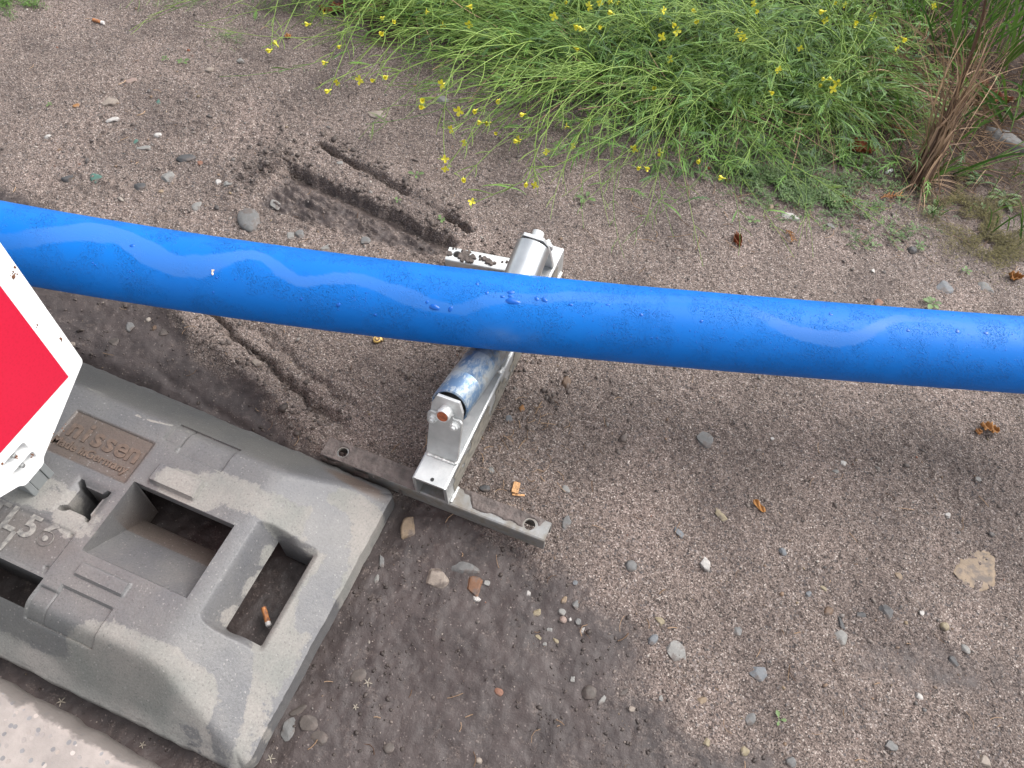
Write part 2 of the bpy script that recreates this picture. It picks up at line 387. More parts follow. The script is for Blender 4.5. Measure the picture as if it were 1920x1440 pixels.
class MB:
    """collects polygons of one size per call and links them as one mesh"""
    def __init__(s): s.V = []; s.F = []; s.T = []; s.n = 0
    def add(s, V, F, tone=0.5):
        V = np.asarray(V, float); s.V.append(V); s.F += [tuple(int(i)+s.n for i in f) for f in F]
        s.T.append(np.full(len(V), tone) if np.isscalar(tone) else np.asarray(tone)); s.n += len(V)
    def tube(s, P, r, k=5, tone=.5, caps=False):
        P = np.asarray(P, float); n = len(P); r = np.broadcast_to(np.asarray(r, float), (n,))
        T = np.gradient(P, axis=0); T /= np.linalg.norm(T, axis=1)[:, None]+1e-12
        ref = np.array([0.13, .21, .97]); ref = ref/np.linalg.norm(ref)
        A = np.cross(T, ref); A /= np.linalg.norm(A, axis=1)[:, None]+1e-9; B = np.cross(T, A)
        a = np.arange(k)/k*2*math.pi
        V = P[:, None, :]+r[:, None, None]*(np.cos(a)[None, :, None]*A[:, None, :]+np.sin(a)[None, :, None]*B[:, None, :])
        F = [(i*k+j, i*k+(j+1) % k, (i+1)*k+(j+1) % k, (i+1)*k+j) for i in range(n-1) for j in range(k)]
        if caps: F += [tuple(range(k))[::-1], tuple((n-1)*k+j for j in range(k))]
        s.add(V.reshape(-1, 3), F, tone)
    def ribbon(s, P, w, nrm=None, tone=.5, fold=0.):
        """narrow blade along P, widths w, centre fold"""
        P = np.asarray(P, float); n = len(P); w = np.broadcast_to(np.asarray(w, float), (n,))
        T = np.gradient(P, axis=0); T /= np.linalg.norm(T, axis=1)[:, None]+1e-12
        nr = np.array([0, 0, 1.]) if nrm is None else np.asarray(nrm, float)
        A = np.cross(T, nr); A /= np.linalg.norm(A, axis=1)[:, None]+1e-9; U = np.cross(A, T)
        V = np.stack([P-A*w[:, None]/2+U*fold*w[:, None], P, P+A*w[:, None]/2+U*fold*w[:, None]], 1).reshape(-1, 3)
        F = []
        for i in range(n-1):
            a = i*3; F += [(a, a+1, a+4, a+3), (a+1, a+2, a+5, a+4)]
        s.add(V, F, tone)
    def box(s, lo, hi, tone=.5):
        x0, y0, z0 = lo; x1, y1, z1 = hi
        V = [(x0, y0, z0), (x1, y0, z0), (x1, y1, z0), (x0, y1, z0), (x0, y0, z1), (x1, y0, z1), (x1, y1, z1), (x0, y1, z1)]
        s.add(V, [(3, 2, 1, 0), (4, 5, 6, 7), (0, 1, 5, 4), (1, 2, 6, 5), (2, 3, 7, 6), (3, 0, 4, 7)], tone)
    def prism(s, pts, y0, y1, M=None, tone=.5):
        """polygon pts in (x,z), extruded in y"""
        n = len(pts); V = [(p[0], y0, p[1]) for p in pts]+[(p[0], y1, p[1]) for p in pts]
        F = [tuple(range(n)), tuple(range(2*n-1, n-1, -1))]+[(i, i+n, (i+1) % n+n, (i+1) % n) for i in range(n)]
        V = np.array(V, float)
        if M is not None: V = np.array([list(M@Vector(v)) for v in V])
        s.add(V, F, tone)
    def build(s, name, mat, parent=None, smooth=False, bevel=0., seg=2, norm=True):
        me = bpy.data.meshes.new(name); V = np.concatenate(s.V) if s.V else np.zeros((0, 3))
        me.from_pydata(V.tolist(), [], s.F)
        t = me.attributes.new('tone', 'FLOAT', 'POINT'); t.data.foreach_set('value', np.concatenate(s.T).astype(np.float32))
        if norm:
            bm = bmesh.new(); bm.from_mesh(me); bmesh.ops.recalc_face_normals(bm, faces=bm.faces)
            if bevel: 
                bmesh.ops.bevel(bm, geom=[e for e in bm.edges if e.calc_face_angle(0) > .5], offset=bevel, segments=seg, affect='EDGES', profile=.6)
            bm.to_mesh(me); bm.free()
        return link_mesh(name, me, mat, parent, smooth)
def bm_obj(name, bm, mat, parent=None, smooth=False):
    me = bpy.data.meshes.new(name); bm.to_mesh(me); bm.free(); return link_mesh(name, me, mat, parent, smooth)
def lathe(name, prof, mat, parent=None, M=None, seg=64, smooth=True):
    """prof list of (r, a) about +Y axis"""
    V = []; F = []
    for r, a in prof:
        for k in range(seg):
            t = 2*math.pi*k/seg; V.append(Vector((r*math.cos(t), a, r*math.sin(t))))
    for i in range(len(prof)-1):
        for k in range(seg): F.append((i*seg+k, (i+1)*seg+k, (i+1)*seg+(k+1) % seg, i*seg+(k+1) % seg))
    if M is not None: V = [M@v for v in V]
    me = bpy.data.meshes.new(name); me.from_pydata([tuple(v) for v in V], [], F)
    bm = bmesh.new(); bm.from_mesh(me); bmesh.ops.remove_doubles(bm, verts=bm.verts, dist=1e-6); bmesh.ops.recalc_face_normals(bm, faces=bm.faces)
    for f in bm.faces: f.smooth = smooth
    for e in bm.edges:
        if len(e.link_faces) == 2 and e.calc_face_angle(0) > .6: e.smooth = False
    bm.to_mesh(me); bm.free()
    return link_mesh(name, me, mat, parent)

# ------------------------------------------------------------------ ground sheet
def build_ground():
    d = .003
    def axis(a, b, far):
        core = np.arange(a, b+d/2, d); g = []; st = d
        v = b
        while v < far: st = min(st*1.12, 6); v += st; g.append(v)
        h = []; st = d; v = a
        while v > -far: st = min(st*1.12, 6); v -= st; h.append(v)
        return np.array(h[::-1]+list(core)+g)
    xs = axis(-1.32, 1.30, 60); ys = axis(-.02, 2.15, 60)
    X, Y = np.meshgrid(xs, ys); Z = gh(X, Y)
    far = sstep(2.5, 5, np.hypot(X, Y-1)); Z = Z*(1-far)+far*.4*(fbm(X, Y, .25, 3, 3)-.5)
    kd = kerb_d(X, Y); Z = np.where(kd > .03, np.minimum(Z, -.03), Z)
    nx, ny = len(xs), len(ys)
    idx = np.arange(nx*ny).reshape(ny, nx)
    F = np.stack([idx[:-1, :-1], idx[:-1, 1:], idx[1:, 1:], idx[1:, :-1]], -1).reshape(-1, 4)
    mud = mudmask(X, Y); rb = rubble(X, Y)
    n = fbm(X, Y, 12, 4, 88)
    lit = sstep(1.25, 1.55, Y+.18*(X-.3)+(n-.5)*.5)*sstep(.1, .5, X+(Y-1.2)*.6)*.9
    lit = np.maximum(lit, sstep(1.48, 1.62, Y+.02*X+(n-.5)*.3)*sstep(-.75, -.4, X))
    me = np_mesh("ground", np.stack([X, Y, Z], -1).reshape(-1, 3), F, {'mud': mud, 'rubble': rb, 'litter': np.clip(lit, 0, 1)})
    o = link_mesh("ground", me, MG, smooth=True); tag(o, kind='structure')
build_ground()

# ------------------------------------------------------------------ kerb stone
def build_kerb():
    d = .004; us = np.arange(-1.6, 1.9, .006); vs = np.concatenate([[0, .0001, .001, .003, .006, .010, .015], np.arange(.02, .32, .006)])
    U, V = np.meshgrid(us, vs)
    e = (fbm(U, U*0, 35, 3, 91)-.5)*.007*np.clip(1-V/.02, 0, 1)
    X = KP0[0]+KD[0]*U+KN[0]*(V+e); Y = KP0[1]+KD[1]*U+KN[1]*(V+e)
    Z = .032*np.clip((V/.014), 0, 1)**.45+.0016*(fbm(U, V, 60, 3, 92)-.5)
    Z = np.where(V < .0001, -.05, Z); Z += (vs[:, None] > .31)*(-.1)
    idx = np.arange(U.size).reshape(U.shape); F = np.stack([idx[:-1, :-1], idx[:-1, 1:], idx[1:, 1:], idx[1:, :-1]], -1).reshape(-1, 4)[:, ::-1]
    wet = np.clip(1-V/.03, 0, 1)*.9
    me = np_mesh("kerb", np.stack([X, Y, Z], -1).reshape(-1, 3), F, {'wet': wet})
    o = link_mesh("kerb", me, MK, smooth=True)
    tag(o, kind='structure')
build_kerb()

# ------------------------------------------------------------------ base plate
def plate_height(s, t):
    a = t/.066; b = (.4-t)/.062
    b = b+.0*s
    sc = np.minimum(s, .8-s)
    c = np.clip((sc+.022)/.16, 0, None)
    k = 20.0
    h = -np.log(np.exp(-k*np.clip(a, 0, 1.6))+np.exp(-k*np.clip(b, 0, 1.6))+np.exp(-k*np.clip(c, 0, 1.6))+np.exp(-k*1.0))/k
    h = .022+.078*np.clip(h, 0, 1)
    m = np.minimum(s, .8-s)     # the plate is symmetric about its middle
    def rect(a0, a1, b0, b1, soft=.0012): return sstep(a0-soft, a0+soft, m)*(1-sstep(a1-soft, a1+soft, m))*sstep(b0-soft, b0+soft, t)*(1-sstep(b1-soft, b1+soft, t))
    h = h+.009*rect(.216, .284, .122, .148)+.0045*rect(.221, .289, .271, .288)
    h = h-.0055*rect(.209, .281, .055, .098)-.0055*rect(.28, .306, .055, .088)
    h = h-.0045*rect(.222, .294, .3045, .352)-.0045*rect(.2935, .318, .314, .352)
    # recessed label field and type field (one each side of the middle)
    h = h-.0032*sstep(.3108, .3132, s)*(1-sstep(.4360, .4384, s))*sstep(.0968, .0992, t)*(1-sstep(.1618, .1642, t))
    h = h-.0022*sstep(.321, .323, s)*(1-sstep(.477, .479, s))*sstep(.2435, .2455, t)*(1-sstep(.300, .302, t))
    for (cs, ct) in ((.327, .249), (.327, .294), (.472, .249), (.472, .294)):
        h = h-.003*(1-sstep(.002, .0035, np.hypot(s-cs, t-ct)))
    # rounded rims round the end slot
    ds = np.maximum(np.maximum(.0535-m, m-.1025), 0); dt = np.maximum(np.maximum(.141-t, t-.267), 0)
    dsn = np.where(m > .078, np.maximum(m-.1025, 0)/.026, np.maximum(.0535-m, 0)/.009)
    q = np.clip(1-np.hypot(dsn, dt/.010), 0, 1); h = h-(.010+.022*sstep(.070, .100, m))*q**1.3
    # socket lip
    for cs in (.342, .458, .400):
        q = np.clip(1-(np.maximum(np.abs(s-cs), np.abs(t-.204))-.019)/.012, 0, 1)
        h = h-(.006*q*q if cs != .4 else 0)
    return h+.0009*(fbm(s, t, 45, 4, 51)-.5)+.0025*(fbm(s, t, 7, 2, 52)-.5)
def plate_holes(s, t):
    m = np.minimum(s, .8-s)
    slot = (m > .0535) & (m < .1025) & (t > .141) & (t < .267)
    big = (m > .151) & (m < .301) & (t > .156) & (t < .259)
    sock = np.zeros_like(slot)
    for cs in (.342, .458):
        u = np.abs(s-cs); v = np.abs(t-.204)
        sock |= (np.maximum(u, v) < .0165) | ((np.maximum(u, v) < .0225) & (np.abs(u-v) < .0045))
    ctr = (s > .32) & (s < .48) & (t > .306) & (t < .343)
    return slot, big, sock, ctr
def build_plate():
    root = empty("sign_base_plate", (PL_O[0], PL_O[1], 0), PL_A)
    tag(root, "weathered grey rubber base plate holding the red and white sign board", "base plate")
    d = .0015
    ss = np.arange(-d, .8+1.5*d, d); ts = np.arange(-d, .4+1.5*d, d)
    Sg, Tg = np.meshgrid(ss, ts); Z = plate_height(np.clip(Sg, 0, .8), np.clip(Tg, 0, .4))
    # rough outer edge
    rag = (fbm(Sg, Tg, 40, 3, 55)-.5)*.004
    border = (Sg < 0) | (Sg > .8) | (Tg < 0) | (Tg > .4)
    # notch in the near long edge
    notch = (Tg > .388) & (Sg > .392) & (Sg < .55)
    slot, big, sock, ctr = plate_holes(Sg, Tg)
    floor = .018+np.clip((Tg-.178)/.081, 0, 1)*.074
    m = np.minimum(Sg, .8-Sg)
    Z2 = Z.copy()
    deep = slot | sock | ctr | (big & (Tg < .178))
    Z2[big & (Tg >= .178)] = np.minimum(floor, Z)[big & (Tg >= .178)]
    Z2[deep] = 0.001; Z2[border | notch] = -.004
    # bevel of moulded end faces: pull the lowest rows outward
    V = np.stack([Sg, Tg, Z2], -1)
    dd = np.minimum.reduce([Sg, Tg, .8-Sg, .4-Tg])
    V[..., 0] += np.where(Sg <= .004, rag, 0); V[..., 1] += np.where(Tg <= .004, rag, 0)+np.where(Tg >= .396, rag, 0)
    # soften the four plan corners
    for cs, ct in ((0, 0), (0, .4), (.8, 0), (.8, .4)):
        rr = .02; sx = 1 if cs == 0 else -1; sy = 1 if ct == 0 else -1
        du = rr-(V[..., 0]-cs)*sx; dv = rr-(V[..., 1]-ct)*sy
        msk = (du > 0) & (dv > 0); r_ = np.hypot(du, dv); mx = np.maximum(du, dv); f = np.where(msk & (r_ > 0), mx/np.maximum(r_, 1e-9), 1)
        V[..., 0] = np.where(msk, cs+(rr-du*f)*sx, V[..., 0]); V[..., 1] = np.where(msk, ct+(rr-dv*f)*sy, V[..., 1])
    ny, nx = Sg.shape; idx = np.arange(ny*nx).reshape(ny, nx)
    F = np.stack([idx[:-1, :-1], idx[:-1, 1:], idx[1:, 1:], idx[1:, :-1]], -1).reshape(-1, 4)
    dp = deep.ravel(); keep = ~(dp[F].all(1))
    # leave the shell open below the far rim of the big pocket (it is hollow there)
    fz = Z2.ravel()[F]; ft = Tg.ravel()[F]; fs = m.ravel()[F]
    und = (fs.min(1) > .153) & (fs.max(1) < .299) & (ft.min(1) > .15) & (ft.max(1) < .160) & (fz.min(1) < .02)
    und |= (fs.min(1) > .100) & (fs.max(1) < .1052) & (ft.min(1) > .141) & (ft.max(1) < .267) & (fz.min(1) < .02)
    bo = (border | notch).ravel(); keep &= ~(bo[F].all(1)); keep &= ~und
    F = F[keep]
    nlow = fbm(Sg, Tg, 11, 4, 53)
    def blob(cs, ct, rs, rtt, ang=0.):
        u = (Sg-cs)*math.cos(ang)+(Tg-ct)*math.sin(ang); v = -(Sg-cs)*math.sin(ang)+(Tg-ct)*math.cos(ang)
        return 1-sstep(.55, 1.2, np.sqrt((u/rs)**2+(v/rtt)**2)+(nlow-.5)*.9)
    dry = np.maximum.reduce([blob(.12, .11, .16, .035, .1), blob(.03, .24, .05, .20), blob(.15, .35, .14, .035), blob(.40, .215, .14, .035)*.98, blob(.23, .135, .07, .03),
                             blob(.105, .21, .02, .07), blob(.30, .395, .25, .03), blob(.03, .06, .05, .03), blob(.335, .235, .05, .03)])
    wetb = np.maximum.reduce([blob(.055, .10, .03, .03, .7), blob(.13, .19, .025, .06, .2), blob(.02, .19, .02, .07), blob(.05, .33, .02, .07, .3)*.9, blob(.12, .055, .05, .02)])
    dry = np.clip(dry*.62+.06+(fbm(Sg, Tg, 26, 4, 57)-.5)*.55-.45*wetb, 0, 1)
    brown = np.maximum((sstep(.305, .315, Sg)*(1-sstep(.436, .44, Sg))*sstep(.095, .10, Tg)*(1-sstep(.162, .166, Tg)))*(.7+.5*fbm(Sg, Tg, 20, 3, 58)), blob(.375, .27, .09, .035)*.45)
    brown = np.maximum(brown, (big & (Tg < .205))*.8)
    brown = np.maximum(brown, blob(.06, .018, .06, .012, -.05)*1.1)
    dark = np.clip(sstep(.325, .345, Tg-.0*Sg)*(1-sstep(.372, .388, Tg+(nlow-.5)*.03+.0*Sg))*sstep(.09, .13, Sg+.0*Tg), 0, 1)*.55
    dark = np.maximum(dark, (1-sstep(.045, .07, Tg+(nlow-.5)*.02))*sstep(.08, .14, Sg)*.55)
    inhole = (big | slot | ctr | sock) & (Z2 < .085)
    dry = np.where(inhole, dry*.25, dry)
    # beaded grime below the far rim, mineral streaks on the far slope
    dry = np.maximum(dry, np.clip(1-np.abs(Tg-(.066+.006*np.sin(Sg*40)))/.004, 0, 1)*(fbm(Sg, Tg, 60, 2, 59) > .5)*sstep(.25, .3, Sg)*.8)
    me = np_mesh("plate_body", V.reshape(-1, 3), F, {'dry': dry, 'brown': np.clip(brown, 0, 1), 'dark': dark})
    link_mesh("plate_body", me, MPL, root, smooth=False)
    me.polygons.foreach_set('use_smooth', [True]*len(me.polygons)); me.set_sharp_from_angle(angle=R(48))
    # far wall of the pocket: only a lip, soil inside is seen below it
    for a, b_ in ((.151, .301), (.499, .649)):
        lip = MB(); lip.box((a, .1515, .078), (b_, .1555, .094)); lip.build("pocket_rim", MPL, root, bevel=.001)
    # raised lettering
    def text(word, size, cs, ct, zz, mat, ext=.0011, off=.0, name='lettering', spc=1.0, shear=0):
        cu = bpy.data.curves.new(name, 'FONT'); cu.body = word; cu.size = size; cu.extrude = ext; cu.offset = off; cu.space_character = spc
        cu.align_x = 'CENTER'; cu.align_y = 'CENTER'; cu.bevel_depth = .00025; cu.shear = shear
        to = bpy.data.objects.new(name, cu); COL.objects.link(to)
        bpy.context.view_layer.update(); dg = bpy.context.evaluated_depsgraph_get(); me = bpy.data.meshes.new_from_object(to.evaluated_get(dg))
        COL.objects.unlink(to); bpy.data.objects.remove(to)
        me.materials.clear(); o = link_mesh(name, me, mat, root); o.location = (cs, ct, zz); o.rotation_euler = (0, 0, math.pi); return o
    def zp(a, b): return float(plate_height(np.array(a), np.array(b)))+.0005
    BR = simple("brown_wet_rubber", (.10, .070, .053), .5, 0, .25, 120, .0006, 400)
    GR = simple("grey_worn_lettering", (.24, .225, .205), .7, 0, .3, 160, .0008, 300, col2=(.11, .105, .10))
    for i, ch_ in enumerate("nissen"): text(ch_, .040, .424-.0185*i*1.0-.004, .122, zp(.424-.0185*i-.004, .128), BR, .0007, .0008)
    text("Made in", .0165, .411, .1465, zp(.411, .150), BR, .0007, .0003, spc=1.05)
    text("Germany", .0165, .3525, .1465, zp(.3525, .150), BR, .0007, .0003, spc=1.05)
    for i, ch_ in enumerate("TL56"): text(ch_, .042, .432-.0265*i, .2600, zp(.432-.0265*i, .262), GR, .0009, .0010)
    for i, ch_ in enumerate("K1"): text(ch_, .036, .418-.026*i, .2865, zp(.418-.026*i, .286), GR, .0008, .0008)
    return root
build_plate()

# ------------------------------------------------------------------ sign board (stands in the plate's middle socket)
def build_sign():
    root = empty("sign_board", (PL_O[0]+PL_L[0]*.417+PL_W[0]*.206, PL_O[1]+PL_L[1]*.417+PL_W[1]*.206, .0), PL_A)
    tag(root, "upright white sign board with a red panel, mud flecks on its border", "sign")
    # local x = along plate, y = across (board width), z up. board face looks toward -x
    hw = .136; zt = 1.25; th = .017
    def rounded(pts, r=.006, k=4):
        out = []; n = len(pts)
        for i in range(n):
            p = np.array(pts[i]); a = np.array(pts[i-1]); b = np.array(pts[(i+1) % n])
            da = (a-p)/np.linalg.norm(a-p); db = (b-p)/np.linalg.norm(b-p)
            for j in range(k+1):
                t = j/k; q = (1-t)**2*(p+da*r)+2*t*(1-t)*p+t*t*(p+db*r); out.append(tuple(q))
        return out
    outline = [(-hw, .206), (-.020, .139), (-.018, .131), (.018, .131), (.020, .139), (hw, .206), (hw, zt-.05), (0.04, zt), (-.04, zt), (-hw, zt-.05)]
    pts = rounded(outline)
    bm = bmesh.new()
    # two slots cut through the foot of the board: build the face as a grid-free polygon with holes via triangulation
    slots = [[(-.0175, .174), (.0175, .174), (.0175, .190), (-.0175, .190)], [(-.0175, .150), (.0175, .150), (.0175, .166), (-.0175, .166)]]
    slots = [rounded(s, .004, 3) for s in slots]
    loops = []
    for L_ in [pts]+slots:
        vs = [bm.verts.new((-th, p[0], p[1])) for p in L_]; es = [bm.edges.new((vs[i], vs[(i+1) % len(vs)])) for i in range(len(vs))]; loops += es
    r = bmesh.ops.triangle_fill(bm, use_beauty=True, edges=loops)
    faces = [f for f in bm.faces]
    ex = bmesh.ops.extrude_face_region(bm, geom=faces)
    bmesh.ops.translate(bm, vec=(2*th, 0, 0), verts=[g for g in ex['geom'] if isinstance(g, bmesh.types.BMVert)])
    bmesh.ops.recalc_face_normals(bm, faces=bm.faces)
    body = bm_obj("board", bm, WHITEP, root)
    # grey back walls of the two slots
    mb = MB()
    for z0, z1 in ((.1735, .1905), (.1495, .1665)): mb.box((-.005, -.0178, z0), (.003, .0178, z1))
    mb.build("slot_lining", GREYD, root)
    # bolts in the slots
    for y, z in ((.001, .182), (.002, .158)):
        M = Matrix.Translation((-.005, y, z))@Matrix.Rotation(R(90), 4, 'Z')
        lathe("bolt", [(0, .012), (.0028, .012), (.0032, .010), (.0032, .006), (.0062, .006), (.0062, .0), (0, 0)], GALV, root, M, 6, False)
    # red panels: bottom edge level, then diagonal stripes above (out of the picture)
    def panel(poly, name="red_panel"):
        b2 = bmesh.new(); vs = [b2.verts.new((-th-.0012, p[0], p[1])) for p in poly]; f = b2.faces.new(vs)
        e = bmesh.ops.extrude_face_region(b2, geom=[f]); bmesh.ops.translate(b2, vec=(.0010, 0, 0), verts=[g for g in e['geom'] if isinstance(g, bmesh.types.BMVert)])
        bmesh.ops.recalc_face_normals(b2, faces=b2.faces); return bm_obj(name, b2, RED, root)
    w = .1085
    panel([(-w, .2085), (w, .2085), (w, .45), (-w, .62)])
    panel([(-w, .80), (w, .63), (w, .86), (-w, 1.03)])
    panel([(-w, 1.17), (w, 1.04), (w, 1.19), (-w, 1.19)])
    # scuffs and clots of dirt on the border
    DIRT = simple("brown_dirt_fleck", (.16, .07, .035), .8, 0, .4, 300, .0005, 400)
    def splane(x, y):
        v = RC.T@np.array([(x-960)/CF, (y-720)/CF, 1.0]); C = np.array([0, 0, CH]); L3 = np.array([*PL_L, 0]); W3 = np.array([*PL_W, 0]); P0 = np.array([*PL_O, 0])
        k = (.4-(C-P0)@L3)/(v@L3); P = C+v*k; return (P-P0)@W3-.206, P[2]
    for (x, y, n_, sp_) in ((24, 515, 14, 7), (115, 636, 3, 3), (118, 798, 3, 5), (30, 855, 4, 3), (5, 868, 3, 4), (60, 858, 5, 5), (100, 812, 2, 2), (68, 610, 2, 3)):
        mb = MB()
        for k in range(n_):
            a, z = splane(x+random.gauss(0, sp_*.45), y+random.gauss(0, sp_*.8)); rr = random.uniform(.0005, .0017)
            q = 7; ring = [(-th-.0004, a+rr*random.uniform(.6, 1.2)*math.cos(j*6.283/q), z+rr*1.5*random.uniform(.6, 1.2)*math.sin(j*6.283/q)) for j in range(q)]
            V = ring+[(-th-.0011, a, z)]; mb.add(V, [(j, (j+1) % q, q) for j in range(q)])
        mb.build("dirt_fleck", DIRT, root)
    # stem with a moulded profile
    mb = MB(); mb.box((-.012, -.0175, .02), (.012, .0175, .132)); mb.box((-.0165, -.0185, .02), (-.0125, -.009, .132)); mb.box((-.0165, .010, .02), (-.0125, .0185, .132))
    mb.box((-.015, -.0085, .02), (-.0125, .0095, .131))
    mb.build("stem", GREYP, root, bevel=.0012)
build_sign()

# ------------------------------------------------------------------ roller stand
def rot_from(y, p, r):
    return Matrix.Rotation(y, 4, 'Z')@Matrix.Rotation(p, 4, 'X')@Matrix.Rotation(r, 4, 'Y')
ST_M = Matrix.Translation((-.2641, .4843, .035))@rot_from(-.2588, .0469, -.0665)
CW, CHh, BH, VL, BL, BW, LL = .0516, .051, .0312, .1568, .3537, .0306, .467
CX = VL+CW/2; TIPY, TIPZ = .0588, CHh+.0888; SL = R(20.5); RR = .0265
def channel(bm_len, w, h, th, r=.003):
    """inverted U section in (y,z): top z=0"""
    return [(0, -h), (0, -r), (r, 0), (w-r, 0), (w, -r), (w, -h), (w-th, -h), (w-th, -th), (th, -th), (th, -h)]
def ext_channel(name, mat, parent, length, w, h, th, M, holes=(), end_mat=None):
    """U channel along local +X; holes (x, y, r) bored through the top"""
    bm = bmesh.new(); sec = channel(length, w, h, th)
    # top plate with holes
    outer = [(0, .003), (length, .003), (length, w-.003), (0, w-.003)]
    es = []
    def loop(pts, z):
        vs = [bm.verts.new((p[0], p[1], z)) for p in pts]; return [bm.edges.new((vs[i], vs[(i+1) % len(vs)])) for i in range(len(vs))]
    es += loop(outer, 0)
    for (hx, hy, hr) in holes: es += loop([(hx+hr*math.cos(k*math.pi/12), hy+hr*math.sin(k*math.pi/12)) for k in range(24)], 0)
    bmesh.ops.triangle_fill(bm, use_beauty=True, edges=es)
    tf = list(bm.faces); ex = bmesh.ops.extrude_face_region(bm, geom=tf); bmesh.ops.translate(bm, vec=(0, 0, -th), verts=[g for g in ex['geom'] if isinstance(g, bmesh.types.BMVert)])
    def flange(ys):
        n = len(ys); a = [bm.verts.new((0, y, z)) for y, z in ys]; b = [bm.verts.new((length, y, z)) for y, z in ys]
        bm.faces.new(a); bm.faces.new(b[::-1])
        for i in range(n): bm.faces.new((a[i], a[(i+1) % n], b[(i+1) % n], b[i]))
    flange([(0, -h), (0, -.003), (.0009, -.0009), (.003, 0), (.003, -th), (th, -th), (th, -h)])
    flange([(w, -h), (w, -.003), (w-.0009, -.0009), (w-.003, 0), (w-.003, -th), (w-th, -th), (w-th, -h)])
    bmesh.ops.remove_doubles(bm, verts=bm.verts, dist=1e-6)
    bmesh.ops.recalc_face_normals(bm, faces=bm.faces)
    bmesh.ops.transform(bm, matrix=M, verts=bm.verts)
    return bm_obj(name, bm, mat, parent)
def build_stand():
    root = empty("pipe_roller_stand"); root.matrix_world = ST_M
    tag(root, "galvanised steel roller stand carrying the blue pipe on two tilted rollers", "roller stand")
    # near cross bar
    nb = ext_channel("cross_bar", GALVD, root, BL, BW, BH, .004, Matrix.Identity(4), [(.030, .0155, .0072), (.326, .0155, .0078)])
    nb['label'] = "muddy cross bar under the near end"
    # caked mud on it
    def mudslab(x0, x1, fn, name, seed, M=None, y0=.0005, y1=BW-.0005, parent=root, mat=MUDW, amp=.0022):
        nx = int((x1-x0)/.0009); ny = 36; X, Y = np.meshgrid(np.linspace(x0, x1, nx), np.linspace(y0, y1, ny))
        h = fn(X, Y)
        Z = -.0007+np.clip(h*2.2, 0, 1)*(.0009+amp*(.35+1.0*fbm(X, Y, 180, 3, seed))*(.4+.6*np.clip(h, 0, 1)))
        idx = np.arange(X.size).reshape(X.shape); F = np.stack([idx[:-1, :-1], idx[:-1, 1:], idx[1:, 1:], idx[1:, :-1]], -1).reshape(-1, 4)
        F = F[(Z.ravel()[F] > -.0003).any(1)]
        V = np.stack([X, Y, Z], -1).reshape(-1, 3)
        if M is not None: V = np.array([list(M@Vector(v)) for v in V])
        o = link_mesh(name, np_mesh(name, V, F), mat, parent, smooth=True); return o
    def cov(X, Y):
        n = fbm(X, Y, 70, 4, 71)-.5
        left = 1-sstep(.150, .165, X+n*.02)
        right = sstep(.210, .225, X-(.030-Y)*1.4+n*.02)*(1-sstep(.325, .345, X+n*.015))*sstep(.006, .010, Y-(X-.20)*0.015+n*.006)
        k = np.maximum(left, right)
        for hx, hr in ((.030, .0085), (.326, .0105)): k = k*sstep(hr-.001, hr+.002, np.hypot(X-hx, Y-.0155)+n*.003)
        return np.clip(k*1.4-.25, 0, 1)
    mudslab(.001, .352, cov, "caked_mud", 72)
    # mud also on its front face at the left
    nx = 90; X, Zz = np.meshgrid(np.linspace(0, .165, nx), np.linspace(-BH+.004, .0006, 12)); nn = fbm(X, Zz, 60, 4, 73)
    Yy = -.0004-.003*np.clip((nn-.36-.0*X)*4+(-Zz/BH*-.5), 0, 1)
    fz = (nn+(.5-X/.165)*.1+Zz/BH*.30) > .36
    idx = np.arange(X.size).reshape(X.shape); F = np.stack([idx[:-1, :-1], idx[:-1, 1:], idx[1:, 1:], idx[1:, :-1]], -1).reshape(-1, 4)
    F = F[fz.ravel()[F].all(1)]
    link_mesh("caked_mud", np_mesh("front_mud", np.stack([X, Yy, Zz], -1).reshape(-1, 3), F), MUDW, root, smooth=True)
    # far cross bar (turned a little)
    Mf = Matrix.Translation((CX, LL-BW, 0))@Matrix.Rotation(.1513, 4, 'Z')@Matrix.Translation((-.1725, 0, 0))
    fb = ext_channel("cross_bar", CLEAN, root, .1725+.029, BW, BH, .004, Mf, [(.018, .0155, .0075)])
    fb['label'] = "clean bright cross bar under the far end"
    def cov2(X, Y):
        k = np.zeros_like(X); rr = random.Random(5)
        for (a, b, r_) in ((.004, .013, .006), (.031, .019, .010), (.027, .010, .006), (.038, .010, .009), (.047, .016, .006), (.046, .006, .005), (.030, .004, .004), (.066, .017, .006), (.074, .014, .007), (.080, .009, .005), (.086, .012, .004), (.098, .017, .0025), (.058, .020, .0025), (.060, .013, .0025), (.008, .026, .002), (.013, .027, .0015), (.106, .019, .003)):
            k = np.maximum(k, 1-sstep(.7, 1.0, np.hypot(X-a, (Y-b))/r_+(fbm(X, Y, 220, 3, 74)-.5)*.9))
        return k*1.2-.1
    mudslab(.0005, .125, cov2, "mud_clot", 75, Mf, mat=MUDM, amp=.0035)
    # long channel, along local Y: use X-channel rotated
    Mc = Matrix.Translation((VL+CW, 0, CHh))@Matrix.Rotation(R(90), 4, 'Z')
    ch = ext_channel("main_channel", GALV, root, LL, CW, CHh, .0048, Mc)
    # dirty streak on its right flange: a worn outer skin of mud
    nx = 220; Yc, Zc = np.meshgrid(np.linspace(.02, LL-.03, nx), np.linspace(.001, CHh-.004, 16)); nn = fbm(Yc, Zc, 50, 4, 76)
    keep = (nn+(.35-Zc/CHh*.25)) > .52
    idx = np.arange(Yc.size).reshape(Yc.shape); F = np.stack([idx[:-1, :-1], idx[:-1, 1:], idx[1:, 1:], idx[1:, :-1]], -1).reshape(-1, 4); F = F[keep.ravel()[F].all(1)]
